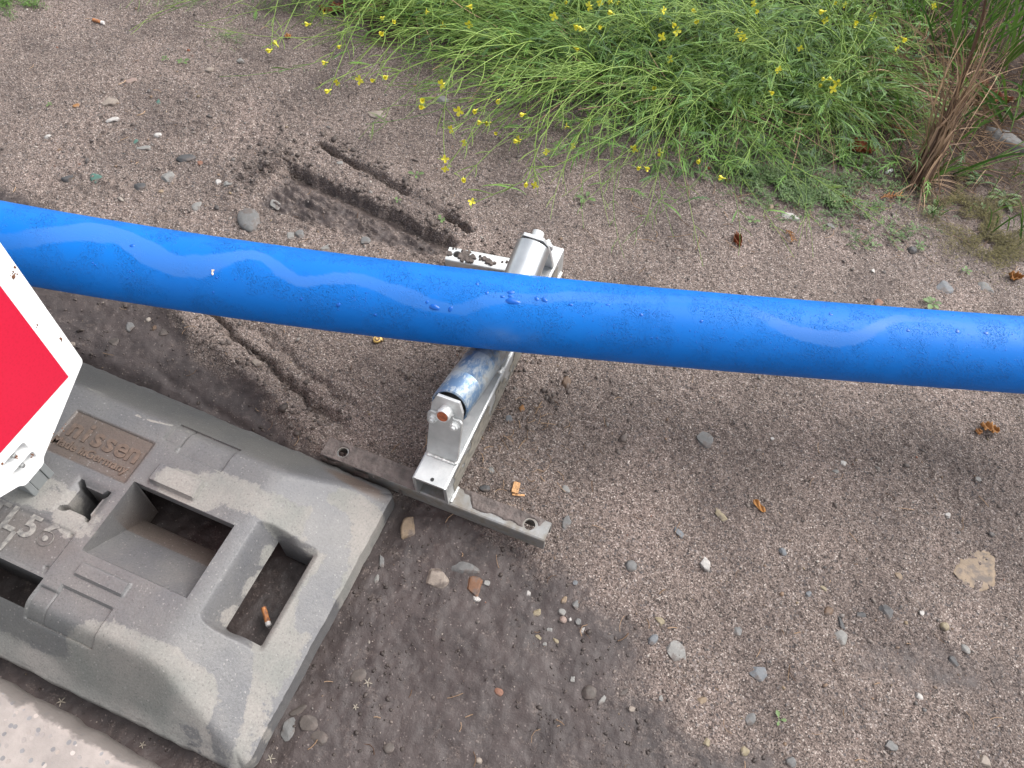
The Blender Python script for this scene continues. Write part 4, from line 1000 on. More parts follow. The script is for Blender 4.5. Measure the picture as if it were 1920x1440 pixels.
STONES = [
 # x, y, w, h, colour, rounded, thickness factor, name, label
 (468, 407, 40, 38, 'g', 1, .35, 'stone', "round flat grey stone, largest one above the left part of the pipe"),
 (207, 189, 26, 26, 'be', 0, .6, 'stone', "beige angular stone standing out in the upper left gravel"),
 (211, 223, 22, 12, 'w', 0, .5, 'stone', "white flaky stone just below the beige angular one"),
 (179, 331, 22, 22, 'teal', 0, .25, 'glass_shard', "teal green flat shard lying above the pipe at far left"),
 (254, 266, 11, 12, 'teal', 0, .4, 'glass_shard', "small green shard beside a row of pale grey chips"),
 (297, 190, 8, 10, 'teal', 0, .4, 'glass_shard', "tiny dark green shard high in the gravel"),
 (349, 294, 32, 16, 'dg', 1, .5, 'stone', "dark oval pebble left of the trench"),
 (376, 305, 15, 13, 'brick', 0, .6, 'stone', "reddish brown chip beside the dark oval pebble"),
 (297, 252, 15, 11, 'w', 1, .6, 'stone', "whitish oval pebble in the middle of the gravel"),
 (272, 276, 30, 10, 'lg', 0, .4, 'stone', "long pale grey chip under the green shard"),
 (128, 331, 22, 18, 'dg', 0, .5, 'stone', "dark slate chip left of the teal shard"),
 (262, 347, 22, 18, 'dg', 0, .5, 'stone', "dark grey stone right of the teal shard"),
 (316, 328, 28, 20, 'lg', 0, .4, 'stone', "pale grey split stone above the pipe's left part"),
 (370, 383, 20, 18, 'lg', 0, .4, 'stone', "grey chip between the pipe and the pale split stone"),
 (302, 358, 10, 10, 'tan', 0, .7, 'stone', "small tan chip touching gravel above the pipe"),
 (90, 255, 12, 9, 'w', 1, .6, 'stone', "small white pebble near the left picture edge"),
 (143, 197, 12, 10, 'or_', 0, .6, 'stone', "small orange tan stone left of the beige stone"),
 (247, 150, 22, 12, 'pk', 0, .5, 'stone', "pinkish flat stone above the beige angular stone"),
 (394, 129, 18, 16, 'be', 0, .7, 'stone', "pale brown stone near the seedling at the top"),
 (450, 112, 14, 12, 'lg', 0, .7, 'stone', "light stone below the leftmost flower stems"),
 (427, 343, 16, 12, 'lg', 0, .6, 'stone', "pale grey chip above the round flat grey stone"),
 (409, 340, 11, 12, 'w', 0, .6, 'stone', "white chip left of the trench's muddy rim"),
 (545, 441, 20, 16, 'lg', 0, .35, 'stone', "light slate chip nearest the pipe under the trench, left one"),
 (562, 436, 16, 14, 'g', 0, .35, 'stone', "grey slate chip right of the light one by the pipe"),
 (684, 449, 20, 14, 'g', 0, .35, 'stone', "grey flat stone between trench and pipe"),
 (609, 463, 24, 14, 'lg', 0, .35, 'stone', "slate chip half under the pipe's far side"),
 (516, 380, 18, 20, 'lg', 0, .3, 'stone', "upright grey flake at the left end of the trench"),
 (638, 304, 14, 8, 'lg', 0, .5, 'stone', "grey chip lying on the soil ridge of the trench"),
 (706, 211, 28, 14, 'be', 0, .3, 'shell_fragment', "pale curved fragment on bare soil above the trench"),
 (830, 186, 24, 16, 'lg', 1, .6, 'stone', "smooth bluish white pebble under the flower stems"),
 (810, 183, 14, 10, 'pk', 1, .6, 'stone', "pink pebble touching the bluish white pebble"),
 (1482, 404, 34, 24, 'w', 0, .6, 'stone', "white and grey stone at the edge of the low weeds"),
 (1443, 388, 14, 16, 'tan', 0, .8, 'stone', "small tan chip left of the white stone by the weeds"),
 (1771, 535, 32, 20, 'bg', 0, .3, 'stone', "flat blue grey slate just above the pipe's right part"),
 (1848, 537, 30, 14, 'g', 0, .3, 'stone', "pointed grey slate right of the flat blue grey one"),
 (1637, 507, 9, 10, 'w', 0, .7, 'stone', "bright white chip on dark soil above the pipe"),
 (1647, 564, 14, 18, 'brick', 0, .4, 'brick_chip', "brick red chip touching the pipe's upper edge"),
 (1557, 422, 20, 8, 'lg', 0, .5, 'stone', "pale chip under the low weeds"),
 (1710, 467, 16, 16, 'dg', 1, .7, 'stone', "dark pebble with a white tip beside a seedling"),
 (1885, 256, 110, 40, 'g', 0, .7, 'concrete_lump', "rough pale grey lump of concrete among dry grass"),
 (817, 1081, 44, 34, 'be', 0, .55, 'stone', "whitish stone, larger one right of the base plate"),
 (872, 1058, 60, 34, 'g', 0, .3, 'flint_shard', "long pointed grey flint shard beside the whitish stone"),
 (888, 1094, 38, 34, 'rust', 0, .35, 'stone', "rusty brown flat stone under the pointed flint"),
 (911, 1091, 15, 14, 'lg', 0, .8, 'stone', "small grey cube-like chip at the rusty stone's edge"),
 (893, 1121, 16, 10, 'w', 0, .7, 'stone', "white chip just below the rusty stone"),
 (768, 982, 30, 50, 'tan', 0, .35, 'flint_shard', "brown and white shard by the base plate's corner"),
 (1323, 1054, 30, 24, 'w', 0, .8, 'stone', "white blue stone sunk in a small hollow"),
 (1828, 1042, 88, 96, 'tan', 0, .10, 'flagstone_piece', "large flat sandy stone set flush in the ground"),
 (1183, 1058, 22, 20, 'g', 1, .6, 'stone', "round grey stone right of the cross bar's end"),
 (1265, 1216, 42, 34, 'lg', 0, .3, 'stone', "light grey flat stone in the lower middle"),
 (1225, 1196, 14, 20, 'bg', 1, .5, 'stone', "blue grey pebble left of the light flat stone"),
 (1238, 1163, 22, 12, 'ye', 0, .6, 'stone', "cream coloured chip above the light flat stone"),
 (1424, 1258, 32, 36, 'bg', 0, .3, 'stone', "blue grey flat stone at the lower right"),
 (1384, 1180, 16, 20, 'g', 0, .5, 'stone', "grey chip above the blue grey flat stone"),
 (1273, 997, 26, 14, 'bg', 0, .6, 'stone', "dark blue wedge stone above the white one"),
 (1320, 820, 34, 28, 'g', 0, .25, 'stone', "flat grey stone in the soil below the pipe"),
 (1468, 1033, 16, 14, 'bg', 0, .7, 'stone', "small blue grey cube stone on gritty ground"),
 (978, 763, 14, 16, 'or_', 0, .5, 'stone', "small orange stone right of the steel channel"),
 (1062, 713, 16, 24, 'br', 1, .5, 'stone', "brown oval stone under the pipe's near side"),
 (955, 783, 15, 18, 'bg', 0, .5, 'stone', "blue grey chip beside the channel's flange"),
 (921, 880, 12, 14, 'lg', 1, .6, 'stone', "light pebble right of the channel's front end"),
 (908, 912, 20, 14, 'dg', 0, .6, 'stone', "dark chip near the front end of the channel"),
 (1060, 915, 18, 14, 'lg', 0, .5, 'stone', "pale chip above the cross bar's right hole"),
 (1064, 975, 16, 26, 'g', 0, .4, 'stone', "grey slab beside the cross bar's right end"),
 (1553, 1143, 14, 20, 'br', 1, .8, 'stone', "brown round stone in a crack of the soil"),
 (1577, 1191, 28, 24, 'lg', 0, .4, 'stone', "grey stone below the brown round one"),
 (1577, 1168, 28, 10, 'dg', 0, .9, 'stone', "black elongated chip above the grey stone"),
 (1665, 1145, 34, 24, 'dg', 0, .5, 'stone', "dark slate right of the brown round stone"),
 (1614, 1150, 14, 20, 'dg', 0, .6, 'stone', "narrow dark chip left of the dark slate"),
 (1516, 1112, 12, 12, 'bg', 0, .6, 'stone', "pale blue chip above the brown round stone"),
 (1543, 1101, 14, 10, 'ye', 0, .7, 'stone', "cream chip next to the pale blue one"),
 (1729, 1148, 10, 12, 'w', 0, .7, 'stone', "white chip right of the dark slate"),
 (1771, 1172, 16, 14, 'ye', 1, .7, 'stone', "rounded cream pebble at lower right"),
 (1724, 1305, 14, 12, 'w', 1, .7, 'stone', "white oval pebble low at the right"),
 (1685, 1078, 14, 10, 'tan', 0, .6, 'stone', "tan pebble left of the large sandy stone"),
 (1582, 866, 12, 14, 'w', 0, .7, 'stone', "white chip in the gritty ground below the pipe"),
 (1567, 883, 12, 10, 'lg', 0, .7, 'stone', "pale grey chip beside the white chip"),
 (1448, 822, 8, 8, 'w', 0, .8, 'stone', "tiny white stone below the pipe"),
 (1835, 898, 14, 12, 'lg', 0, .5, 'stone', "pale chip right of centre under the ochre leaf"),
 (1777, 964, 12, 10, 'w', 0, .7, 'stone', "white chip above the large sandy stone"),
 (1352, 963, 40, 12, 'ye', 0, .4, 'stone', "long cream stone beside the ochre leaf fragment"),
 (1105, 1295, 24, 26, 'mud', 1, .4, 'stone', "muddy brown stone with a pale splinter beside it"),
 (1130, 1308, 10, 22, 'lg', 0, .6, 'stone', "pale splinter stuck beside the muddy stone"),
 (1171, 1296, 12, 20, 'mud', 0, .6, 'stone', "upright muddy chip right of the pale splinter"),
 (1184, 1327, 12, 12, 'be', 0, .8, 'stone', "beige chip below the upright muddy chip"),
 (1074, 1272, 12, 12, 'lg', 0, .8, 'stone', "light cube chip above the muddy brown stone"),
 (1240, 1308, 10, 10, 'lg', 0, .8, 'stone', "light pebble right of the muddy group"),
 (1008, 1146, 14, 18, 'ye', 0, .6, 'stone', "cream stone, leftmost of the pebble cluster"),
 (1054, 1145, 14, 12, 'lg', 0, .6, 'stone', "light grey stone at the top of the pebble cluster"),
 (1056, 1160, 13, 12, 'pk', 1, .6, 'stone', "pinkish pebble in the pebble cluster"),
 (1069, 1160, 8, 8, 'w', 0, .8, 'stone', "brightest white pebble of the cluster"),
 (1083, 1164, 12, 12, 'g', 0, .6, 'stone', "grey pebble right of the brightest white one"),
 (1030, 1179, 12, 10, 'lg', 0, .6, 'stone', "pale wedge in the middle of the pebble cluster"),
 (1092, 1180, 8, 12, 'w', 0, .6, 'stone', "small white splinter at the cluster's right"),
 (1010, 1194, 14, 8, 'ye', 0, .6, 'stone', "yellowish chip low in the pebble cluster"),
 (1044, 1201, 16, 8, 'ye', 0, .6, 'stone', "long yellowish chip at the cluster's bottom"),
 (1022, 1207, 9, 8, 'lg', 0, .6, 'stone', "grey pebble between the two yellowish chips"),
 (1058, 1123, 9, 14, 'tan', 1, .6, 'stone', "tan oval pebble above the cluster"),
 (1079, 1131, 16, 16, 'g', 0, .5, 'stone', "greenish grey stone above the cluster's right side"),
 (991, 1111, 10, 12, 'w', 0, .6, 'stone', "curved white chip above the cluster's left side"),
 (1079, 1092, 10, 9, 'bg', 0, .7, 'stone', "blue grey pebble between flint and round grey stone"),
 (935, 1295, 18, 12, 'brick', 1, .5, 'stone', "reddish muddy pebble in the lower mud"),
 (545, 1362, 46, 30, 'g', 0, .3, 'stone', "grey angular slab lying at the base plate's lower edge"),
 (580, 1350, 34, 34, 'mud', 0, .3, 'stone', "muddy slab right of the grey angular slab"),
 (560, 1330, 34, 14, 'mud', 0, .4, 'stone', "muddy chip tucked against the base plate's edge"),
 (600, 1375, 34, 30, 'mud', 0, .22, 'stone', "low muddy slab below the other slabs"),
 (671, 1262, 30, 24, 'mud', 1, .2, 'stone', "round muddy cobble pressed into wet mud"),
 (730, 1400, 22, 18, 'mud', 1, .4, 'stone', "muddy pebble at the bottom of the mud"),
 (898, 1425, 12, 10, 'be', 1, .7, 'stone', "beige pebble near the bottom edge"),
 (715, 1050, 10, 30, 'g', 0, .5, 'stone', "grey sliver along the base plate's right edge"),
 (706, 1082, 10, 20, 'lg', 0, .5, 'stone', "pale curved sliver by the base plate's right edge"),
 (481, 678, 18, 16, 'be', 0, .6, 'stone', "pale square chip on the soil below the pipe"),
 (243, 610, 16, 20, 'g', 0, .5, 'stone', "wet grey stone in the mud below the pipe"),
 (289, 614, 12, 10, 'br', 0, .6, 'stone', "brown chip right of the wet grey stone"),
 (213, 640, 22, 16, 'mud', 0, .5, 'stone', "wet muddy stone beside the wet grey one"),
 (305, 622, 20, 14, 'mud', 0, .5, 'stone', "dark stone at the foot of the soil ridge"),
 (134, 645, 14, 10, 'be', 0, .5, 'stone', "pale chip by the sign board's right corner"),
 (1483, 1425, 20, 16, 'g', 0, .6, 'stone', "grey stone at the very bottom"),
 (1395, 1405, 16, 18, 'ye', 0, .6, 'stone', "cream chip low in the picture's lower middle"),
 (1325, 1390, 16, 12, 'ye', 0, .6, 'stone', "cream slab left of the other low cream chip"),
 (1410, 1345, 18, 24, 'g', 0, .5, 'stone', "grey chip above the low cream chip"),
 (1315, 1310, 16, 20, 'tan', 0, .6, 'stone', "brownish chip in the lower middle"),
 (1845, 1425, 24, 20, 'be', 0, .5, 'stone', "beige stone in the bottom right corner"),
 (1670, 1395, 20, 24, 'g', 0, .5, 'stone', "grey stone near the bottom right"),
 (1810, 1215, 18, 14, 'lg', 1, .5, 'stone', "smooth light stone right of the rounded cream pebble"),
 (1790, 1240, 24, 14, 'dg', 0, .5, 'stone', "dark chip beside the smooth mud patch"),
]
for k, (x, y, w, h, c, rd, tf, nm, lb) in enumerate(STONES):
    P = px(x, y+h*.15); s_pp = mpp(P); v = RC.T@np.array([0, 0, 1.]); ww = w*s_pp*.98; hh = h*s_pp*.98
    el = math.atan2(CH, math.hypot(P.x, P.y)); hh2 = hh/max(.5, math.sin(el)) if tf < .5 else hh*1.1
    me = stone_mesh(nm, ww, hh2, max(.003, min(ww, hh2)*tf*1.3), k+3, round_=bool(rd))
    base = np.array(C_[c]); t = me.attributes.new('col', 'FLOAT_COLOR', 'POINT'); cc = np.ones((len(me.vertices), 4), np.float32); cc[:, :3] = base; t.data.foreach_set('color', cc.ravel())
    o = link_mesh(nm, me, MS); th = max(.003, min(ww, hh2)*tf*1.3)
    o.location = (P.x, P.y, P.z-th*(.10 if tf > .15 else .22)); az = math.atan2(-P.x, P.y)
    o.rotation_euler = (random.gauss(0, .06), random.gauss(0, .06), az*.9-.12+random.gauss(0, .12))
    tag(o, lb, "shard" if 'shard' in nm or 'fragment' in nm else "stone")

# ------------------------------------------------------------------ small litter one can pick out
def cigarette(x, y, ang, z, L, label, white=.3):
    P = px(x, y) if z is None else px(x, y, z)
    root = empty("cigarette_butt", (P.x, P.y, P.z+.0035), ang); tag(root, label, "cigarette butt")
    r = .0037; cut = -L/2+L*(1-white)
    M = Matrix.Rotation(R(-90), 4, 'Z')
    seg = [(0, -L/2), (r*.95, -L/2), (r*1.02, -L/4), (r*.93, 0), (r, cut)]
    lathe("filter", seg, simple("orange_filter_paper", (.50, .20, .06), .7, 0, .3, 250, .0003, 400, col2=(.14, .06, .04)), root, M, 20)
    lathe("paper_end", [(r, cut), (r*1.0, L/2-.001), (r*.8, L/2), (0, L/2-.001)], simple("white_paper_end", (.6, .57, .55), .7, 0, .25, 300, .0002, 400), root, M, 20)
cigarette(500, 1158, R(-58), .004, .027, "burnt orange cigarette butt lying inside the base plate's slot", .22)
cigarette(186, 43, R(-12), None, .028, "orange and white cigarette butt on the gravel at the upper left", .25)
def snail():
    P = px(708, 640); root = empty("snail_shell", (P.x, P.y, P.z)); tag(root, "tiny yellow snail shell with dark stripes, tucked under the pipe", "snail shell")
    m, n, b = M_new("striped_shell"); co = coord(n); sx = N(n, "ShaderNodeSeparateXYZ"); n.links.new(co, sx.inputs[0])
    w = mth(n, 'SINE', mth(n, 'MULTIPLY', sx.outputs[2], 2600)); n.links.new(mixc(n, ramp(n, w, [(.45, 0.), (.6, 1.)]), (.62, .42, .12), (.12, .06, .03)), b.inputs["Base Color"]); setr(n, b, .3)
    mb = MB(); P0 = []; rad = []
    for k in range(60):
        t = k/59; a = t*6.283*2.6; R0 = .0052*(1-t)**1.1; P0.append((R0*math.cos(a), R0*math.sin(a), .003+.006*t)); rad.append(max(.0004, .0042*(1-t)**.9))
    mb.tube(P0, rad, 14, caps=True); mb.build("whorl", m, root, smooth=True)
    lathe("shell_lip", [(.0035, 0), (.0042, .0006), (.0035, .0012)], simple("pale_lip", (.5, .4, .25), .5), root, Matrix.Translation((.0052, -.001, .003)), 16)
snail()
def capsule():
    P = px(1665, 324); o = lathe("plastic_plug", [(0, -.009), (.0025, -.009), (.0032, -.0078), (.0034, .006), (.0028, .0085), (0, .009)], simple("dull_white_plastic", (.78, .78, .74), .5, 0, .05), None, None, 20)
    o.location = (P.x, P.y, P.z+.004); o.rotation_euler = (0.1, 0, R(-55)); tag(o, "small white plastic plug among the low weeds", "plastic plug")
capsule()
def dead_leaf(x, y, w, h, mat, label, curl=.4, seed=1, name="fallen_leaf", lobes=5):
    P = px(x, y); s_pp = mpp(P); w *= s_pp; h *= s_pp*1.25; rr = random.Random(seed)
    nu, nv = 22, 14; V = []; 
    ph = rr.uniform(0, 6)
    for i in range(nu):
        u = i/(nu-1)
        prof = math.sin(math.pi*min(1, max(0, u)))**.6*(.75+.25*math.sin(u*lobes*6.283+ph))+.02
        for j in range(nv):
            v = j/(nv-1)*2-1
            V.append(((u-.5)*w, v*prof*h/2, curl*min(w, h)*(v*v*.6*(1+.5*math.sin(u*5+ph))+.35*(u-.5)**2*2)+.003*math.sin(u*13+v*4+ph)*min(1, h/.03)+.0012))
    F = [(i*nv+j, i*nv+j+1, (i+1)*nv+j+1, (i+1)*nv+j) for i in range(nu-1) for j in range(nv-1)]
    mb = MB(); mb.add(V, F, .35+.4*rr.random()); o = mb.build(name, mat, None, smooth=True)
    bm = bmesh.new(); bm.from_mesh(o.data); bmesh.ops.solidify(bm, geom=bm.faces[:], thickness=.0004); bm.to_mesh(o.data); bm.free()
    o.location = (P.x, P.y, P.z+.002); o.rotation_euler = (rr.gauss(.1, .12), rr.gauss(0, .1), rr.uniform(-.4, .4)); tag(o, label, "leaf" if 'leaf' in name else name.split('_')[-1])
    return o
dead_leaf(1612, 284, 62, 30, LEAFO, "rust brown curled leaf on soil below the tall weeds", .5, 2)
dead_leaf(1630, 222, 50, 30, LEAFO, "crumpled rust leaf at the right edge of the flowering weeds", .7, 3)
dead_leaf(1855, 185, 70, 34, LEAFO, "large reddish leaf under the dry grass bundle", .5, 4)
dead_leaf(1382, 453, 14, 30, LEAFO, "narrow brown leaf on bare soil right of the stand", .5, 5)
dead_leaf(1852, 805, 34, 20, LEAFY, "ochre leaf with a second fragment, below the pipe at right", .3, 6)
dead_leaf(1832, 811, 14, 12, LEAFY, "small ochre fragment left of the ochre leaf", .3, 7)
dead_leaf(1422, 950, 30, 14, LEAFY, "oblong ochre leaf fragment on gritty ground", .2, 8, lobes=1).rotation_euler[2] = R(-42)
dead_leaf(1897, 521, 22, 18, LEAFY, "curled orange petal-like leaf above the pipe's right end", .7, 9)
dead_leaf(625, 22, 50, 24, LEAFO, "orange brown leaf among the leftmost flower stems", .4, 10)
dead_leaf(1365, 342, 12, 8, LEAFO, "tiny red leaf scrap by the low weeds, lower one", .3, 11)
dead_leaf(1325, 318, 12, 8, LEAFO, "tiny red leaf scrap by the low weeds, upper one", .3, 12)
dead_leaf(1585, 378, 22, 20, LEAFO, "dull red leaf lying in the low weeds", .3, 13)
dead_leaf(541, 72, 12, 12, LEAFY, "small orange scrap beside the leftmost yellow flowers", .4, 14)
def sprig(x, y, L, ang, label, seed):
    P = px(x, y); L *= mpp(P); rr = random.Random(seed); mb = MB()
    base = np.array([[k/8*L-L/2, .002*math.sin(k*.7), .003+.002*math.sin(k/8*3)] for k in range(9)]); mb.tube(base, .0009, 5, .3)
    for k in range(14):
        p = base[min(8, 1+k//2)]; sd_ = 1 if k % 2 else -1; a = sd_*rr.uniform(.5, .9); l = L*rr.uniform(.18, .34)
        Q = [p+np.array([math.cos(a)*t*l, math.sin(a)*t*l, .003*math.sin(t*3)]) for t in (0, .35, .7, 1)]; mb.tube(Q, [.0009, .0008, .0007, .0003], 4, rr.random())
    o = mb.build("cypress_sprig", LEAFY, None, smooth=True); o.location = P; o.location.z += .002; o.rotation_euler = (0, 0, ang); tag(o, label, "sprig")
sprig(1668, 372, 44, .4, "orange conifer sprig among the low weeds", 1)
sprig(1479, 445, 30, -1.1, "short orange conifer sprig on bare soil", 2)
sprig(1672, 240, 76, -.55, "long orange conifer sprig under the tall weeds", 3)
def chip(x, y, w, h, ang, label):
    P = px(x, y); s_ = mpp(P); w *= s_; h *= s_; mb = MB(); mb.box((-w/2, -h/2, 0), (w/2, h/2, min(w, h)*.35)); o = mb.build("wood_chip", simple("pale_orange_wood", (.46, .25, .11), .7, 0, .3, 400, .0004, 300), None, bevel=.0008)
    o.location = P; o.rotation_euler = (.1, .05, ang); tag(o, label, "wood chip")
chip(967, 915, 13, 22, -.1, "upright orange wood chip right of the channel's front end")
chip(972, 928, 24, 4, .1, "thin straw coloured splinter under the orange wood chip")
def blossom(x, y, d, label, seed):
    P = px(x, y); r = d*mpp(P)/2; mb = MB(); rr = random.Random(seed)
    for k in range(5):
        a = k*1.2566+rr.uniform(-.2, .2); Q = [np.array([math.cos(a)*t*r, math.sin(a)*t*r, .0015+.001*math.sin(t*3)]) for t in (0, .4, .75, 1)]; mb.ribbon(Q, [.0006, .0014, .0011, .0003], None, .8, .2)
    o = mb.build("dried_blossom", simple("bleached_blossom", (.24, .21, .17), .8, 0, .2), None); o.location = P; tag(o, label, "blossom")
blossom(690, 1280, 18, "pale star shaped blossom pressed in the mud beside the round cobble", 1)
blossom(508, 1423, 18, "pale star shaped blossom at the base plate's bottom corner", 2)
blossom(667, 1326, 12, "small pale blossom below the first one in the mud", 3)
blossom(116, 1316, 18, "tan dried blossom in the gap between plate and kerb", 4)
blossom(268, 1397, 14, "faded blossom further down the gap beside the kerb", 5)

# loose twigs, needles and straw
def litter():
    mb = MB(); rr = random.Random(9)
    for k in range(3900):
        if k < 3250: x, y = rr.gauss(1740, 120), rr.gauss(160, 100)
        elif k < 3500: x, y = rr.gauss(1500, 150), rr.gauss(330, 60)
        elif k < 3600: x, y = rr.gauss(960, 80), rr.gauss(830, 60)
        else: x, y = rr.uniform(0, 1920), rr.uniform(0, 1440)
        if not (-60 < x < 1980 and -80 < y < 1460): continue
        P = px(x, y); s, t = plate_st(P.x, P.y)
        if -.01 < s < .81 and -.01 < t < .41 or kerb_d(P.x, P.y) > -.01: continue
        L = rr.uniform(.006, .05)*(1 if k < 3500 else .5); a = rr.uniform(0, 6.28); b = rr.gauss(0, .12); c = rr.gauss(0, .5)
        Q = [np.array([P.x+math.cos(a+c*q)*L*(q-.5), P.y+math.sin(a+c*q)*L*(q-.5), P.z+.002+abs(b)*L*q+rr.uniform(0, .001)]) for q in (0, .33, .66, 1)]
        mb.tube(Q, rr.uniform(.00025, .0007), 4, rr.random())
    o = mb.build("plant_litter", DRYM); tag(o, kind='stuff')
litter()

# ------------------------------------------------------------------ plants
def curve(p0, p1, p2, p3, n):
    t = np.linspace(0, 1, n)[:, None]; p0, p1, p2, p3 = [np.asarray(p, float) for p in (p0, p1, p2, p3)]
    return (1-t)**3*p0+3*(1-t)**2*t*p1+3*(1-t)*t*t*p2+t**3*p3
def flower_mesh(seed, closed=False):
    rr = random.Random(seed); mb = MB()
    for k in range(4):
        a = k*1.5708+rr.uniform(-.15, .15); op = rr.uniform(.25, .5) if closed else rr.uniform(.9, 1.35)
        d = np.array([math.cos(a)*math.sin(op), math.sin(a)*math.sin(op), math.cos(op)])
        Q = [d*.0, d*.0025+np.array([0, 0, .001]), d*.0055+np.array([0, 0, .0012]), d*.0085+np.array([0, 0, .0002 if not closed else .001])]
        mb.ribbon(Q, [.0008, .0036, .0056, .0028], (0, 0, 1) if not closed else (math.cos(a), math.sin(a), .2), .2+.6*rr.random(), .18)
    mb.tube([(0, 0, -.004), (0, 0, 0), (0, 0, .0022)], [.0007, .0010, .0007], 5, .9, caps=True)
    me = bpy.data.meshes.new("flower"); me.from_pydata(np.concatenate(mb.V).tolist(), [], mb.F); me.attributes.new('tone', 'FLOAT', 'POINT').data.foreach_set('value', np.concatenate(mb.T).astype(np.float32))
    me.materials.append(PETAL); me.polygons.foreach_set('use_smooth', [True]*len(me.polygons)); return me
FM = [flower_mesh(k, k % 2 == 0) for k in range(6)]
def leaf_into(mb, p, az, L, rr, el=.9, lobed=True, wd=.0018):
    d = np.array([math.cos(az), math.sin(az), 0]); tone = rr.random()
    P = curve(p, p+d*L*.3+np.array([0, 0, L*el*.45]), p+d*L*.7+np.array([0, 0, L*el*.5]), p+d*L*rr.uniform(.9, 1.05)+np.array([0, 0, L*el*rr.uniform(-.05, .35)]), 9)
    P[:, :2] += np.cumsum(np.random.default_rng(rr.randrange(1 << 30)).normal(0, L*.012, (9, 2)), 0)
    w = np.array([.35, .5, .8, 1., 1.15, 1.2, 1., .7, .15])*wd*2*(L/.1)**.5
    mb.ribbon(P, w, None, tone, .22)
    if lobed:
        T = np.gradient(P, axis=0)
        for i in (3, 4, 5, 6):
            for sd_ in (-1, 1):
                t = T[i]/np.linalg.norm(T[i]); n_ = np.array([-t[1], t[0], 0])*sd_; l = L*rr.uniform(.08, .17)
                Q = [P[i], P[i]+(n_*.75+t*.55)*l*.5+np.array([0, 0, .001]), P[i]+(n_*.8+t*.9)*l+np.array([0, 0, -.001])]
                mb.ribbon(Q, [w[i]*.7, w[i]*.55, .0005], None, tone, .1)
FLOWERS = [(508,93),(520,85),(580,45),(609,25),(612,117),(618,169),(719,32),(737,38),(718,61),(726,143),(676,150),(632,153),(701,150),(831,157),(793,188),(794,201),(861,207),(893,206),(904,230),(918,230),(848,242),(930,249),(872,268),(972,265),(834,297),(835,315),(869,334),(885,379),(987,343),(872,45),(880,44),(802,22),(832,48),(697,13),(877,12),(936,187),(984,214),(638,86),
 (1065,4),(1040,29),(1107,11),(1094,55),(1086,50),(1100,60),(1082,48),(1122,53),(1130,50),(1126,4),(1147,4),(1160,3),(1242,19),(1240,37),(1262,44),(1304,22),(1307,37),(1268,58),(1243,69),(1258,111),(1229,164),(1383,60),(1388,66),(1398,72),(1415,7),(1418,19),(1458,129),(1444,172),(1107,224),(1064,237),(1076,275),(1023,283),(1200,314),(1210,314),(1004,346),(1357,334),(1311,300),(1240,286),(1191,277),
 (1567,4),(1582,8),(1546,21),(1546,37),(1599,46),(1603,40),(1635,30),(1749,12),(1692,71),(1680,89),(1500,89),(1548,149),(1571,155),(1563,167),(1560,150),(975,262),(1540,158),(1078,90),(1150,26)]
ROOTS = [(770, 5, .5), (900, 30, .8), (1000, 95, .9), (1090, 30, 1.2), (1130, 150, 1.3), (1225, 95, 1.4), (1270, 190, 1.3), (1340, 80, 1.4), (1385, 190, 1.2), (1450, 110, 1.4), (1500, 190, 1.2), (1560, 80, 1.3), (1590, 165, .9),
         (1000, -70, 1.3), (1160, -90, 1.3), (1330, -80, 1.3), (1480, -70, 1.3), (1640, -40, .8), (850, -80, 1.), (620, -45, .7)]
RL = ["thin wispy rocket plant at the weeds' left end by the orange scrap", "rocket plant whose stems trail lowest over bare soil at left", "rocket plant with stems fanning left over the gravel", "leafy rocket plant at the top centre of the weed bank",
      "rocket plant drooping toward the far end of the roller stand", "dense rocket plant in the middle of the weed bank", "low rocket plant spilling onto bare soil above the pipe", "tall rocket plant behind the densest green leaves",
      "rocket plant bordering the low ground cover", "bushy rocket plant with few flowers, right of centre", "rocket plant with bright flowers at its right side", "upright rocket plant beside the taller grasses", "short rocket plant at the right end of the weed bank",
      "rocket plant cut by the top edge, centre left", "rocket plant cut by the top edge, centre", "rocket plant cut by the top edge, centre right", "rocket plant cut by the top edge, right", "sparse rocket plant among brown litter and grass",
      "rocket plant cut by the top edge, left", "faint wispy rocket plant farthest left along the top edge"]
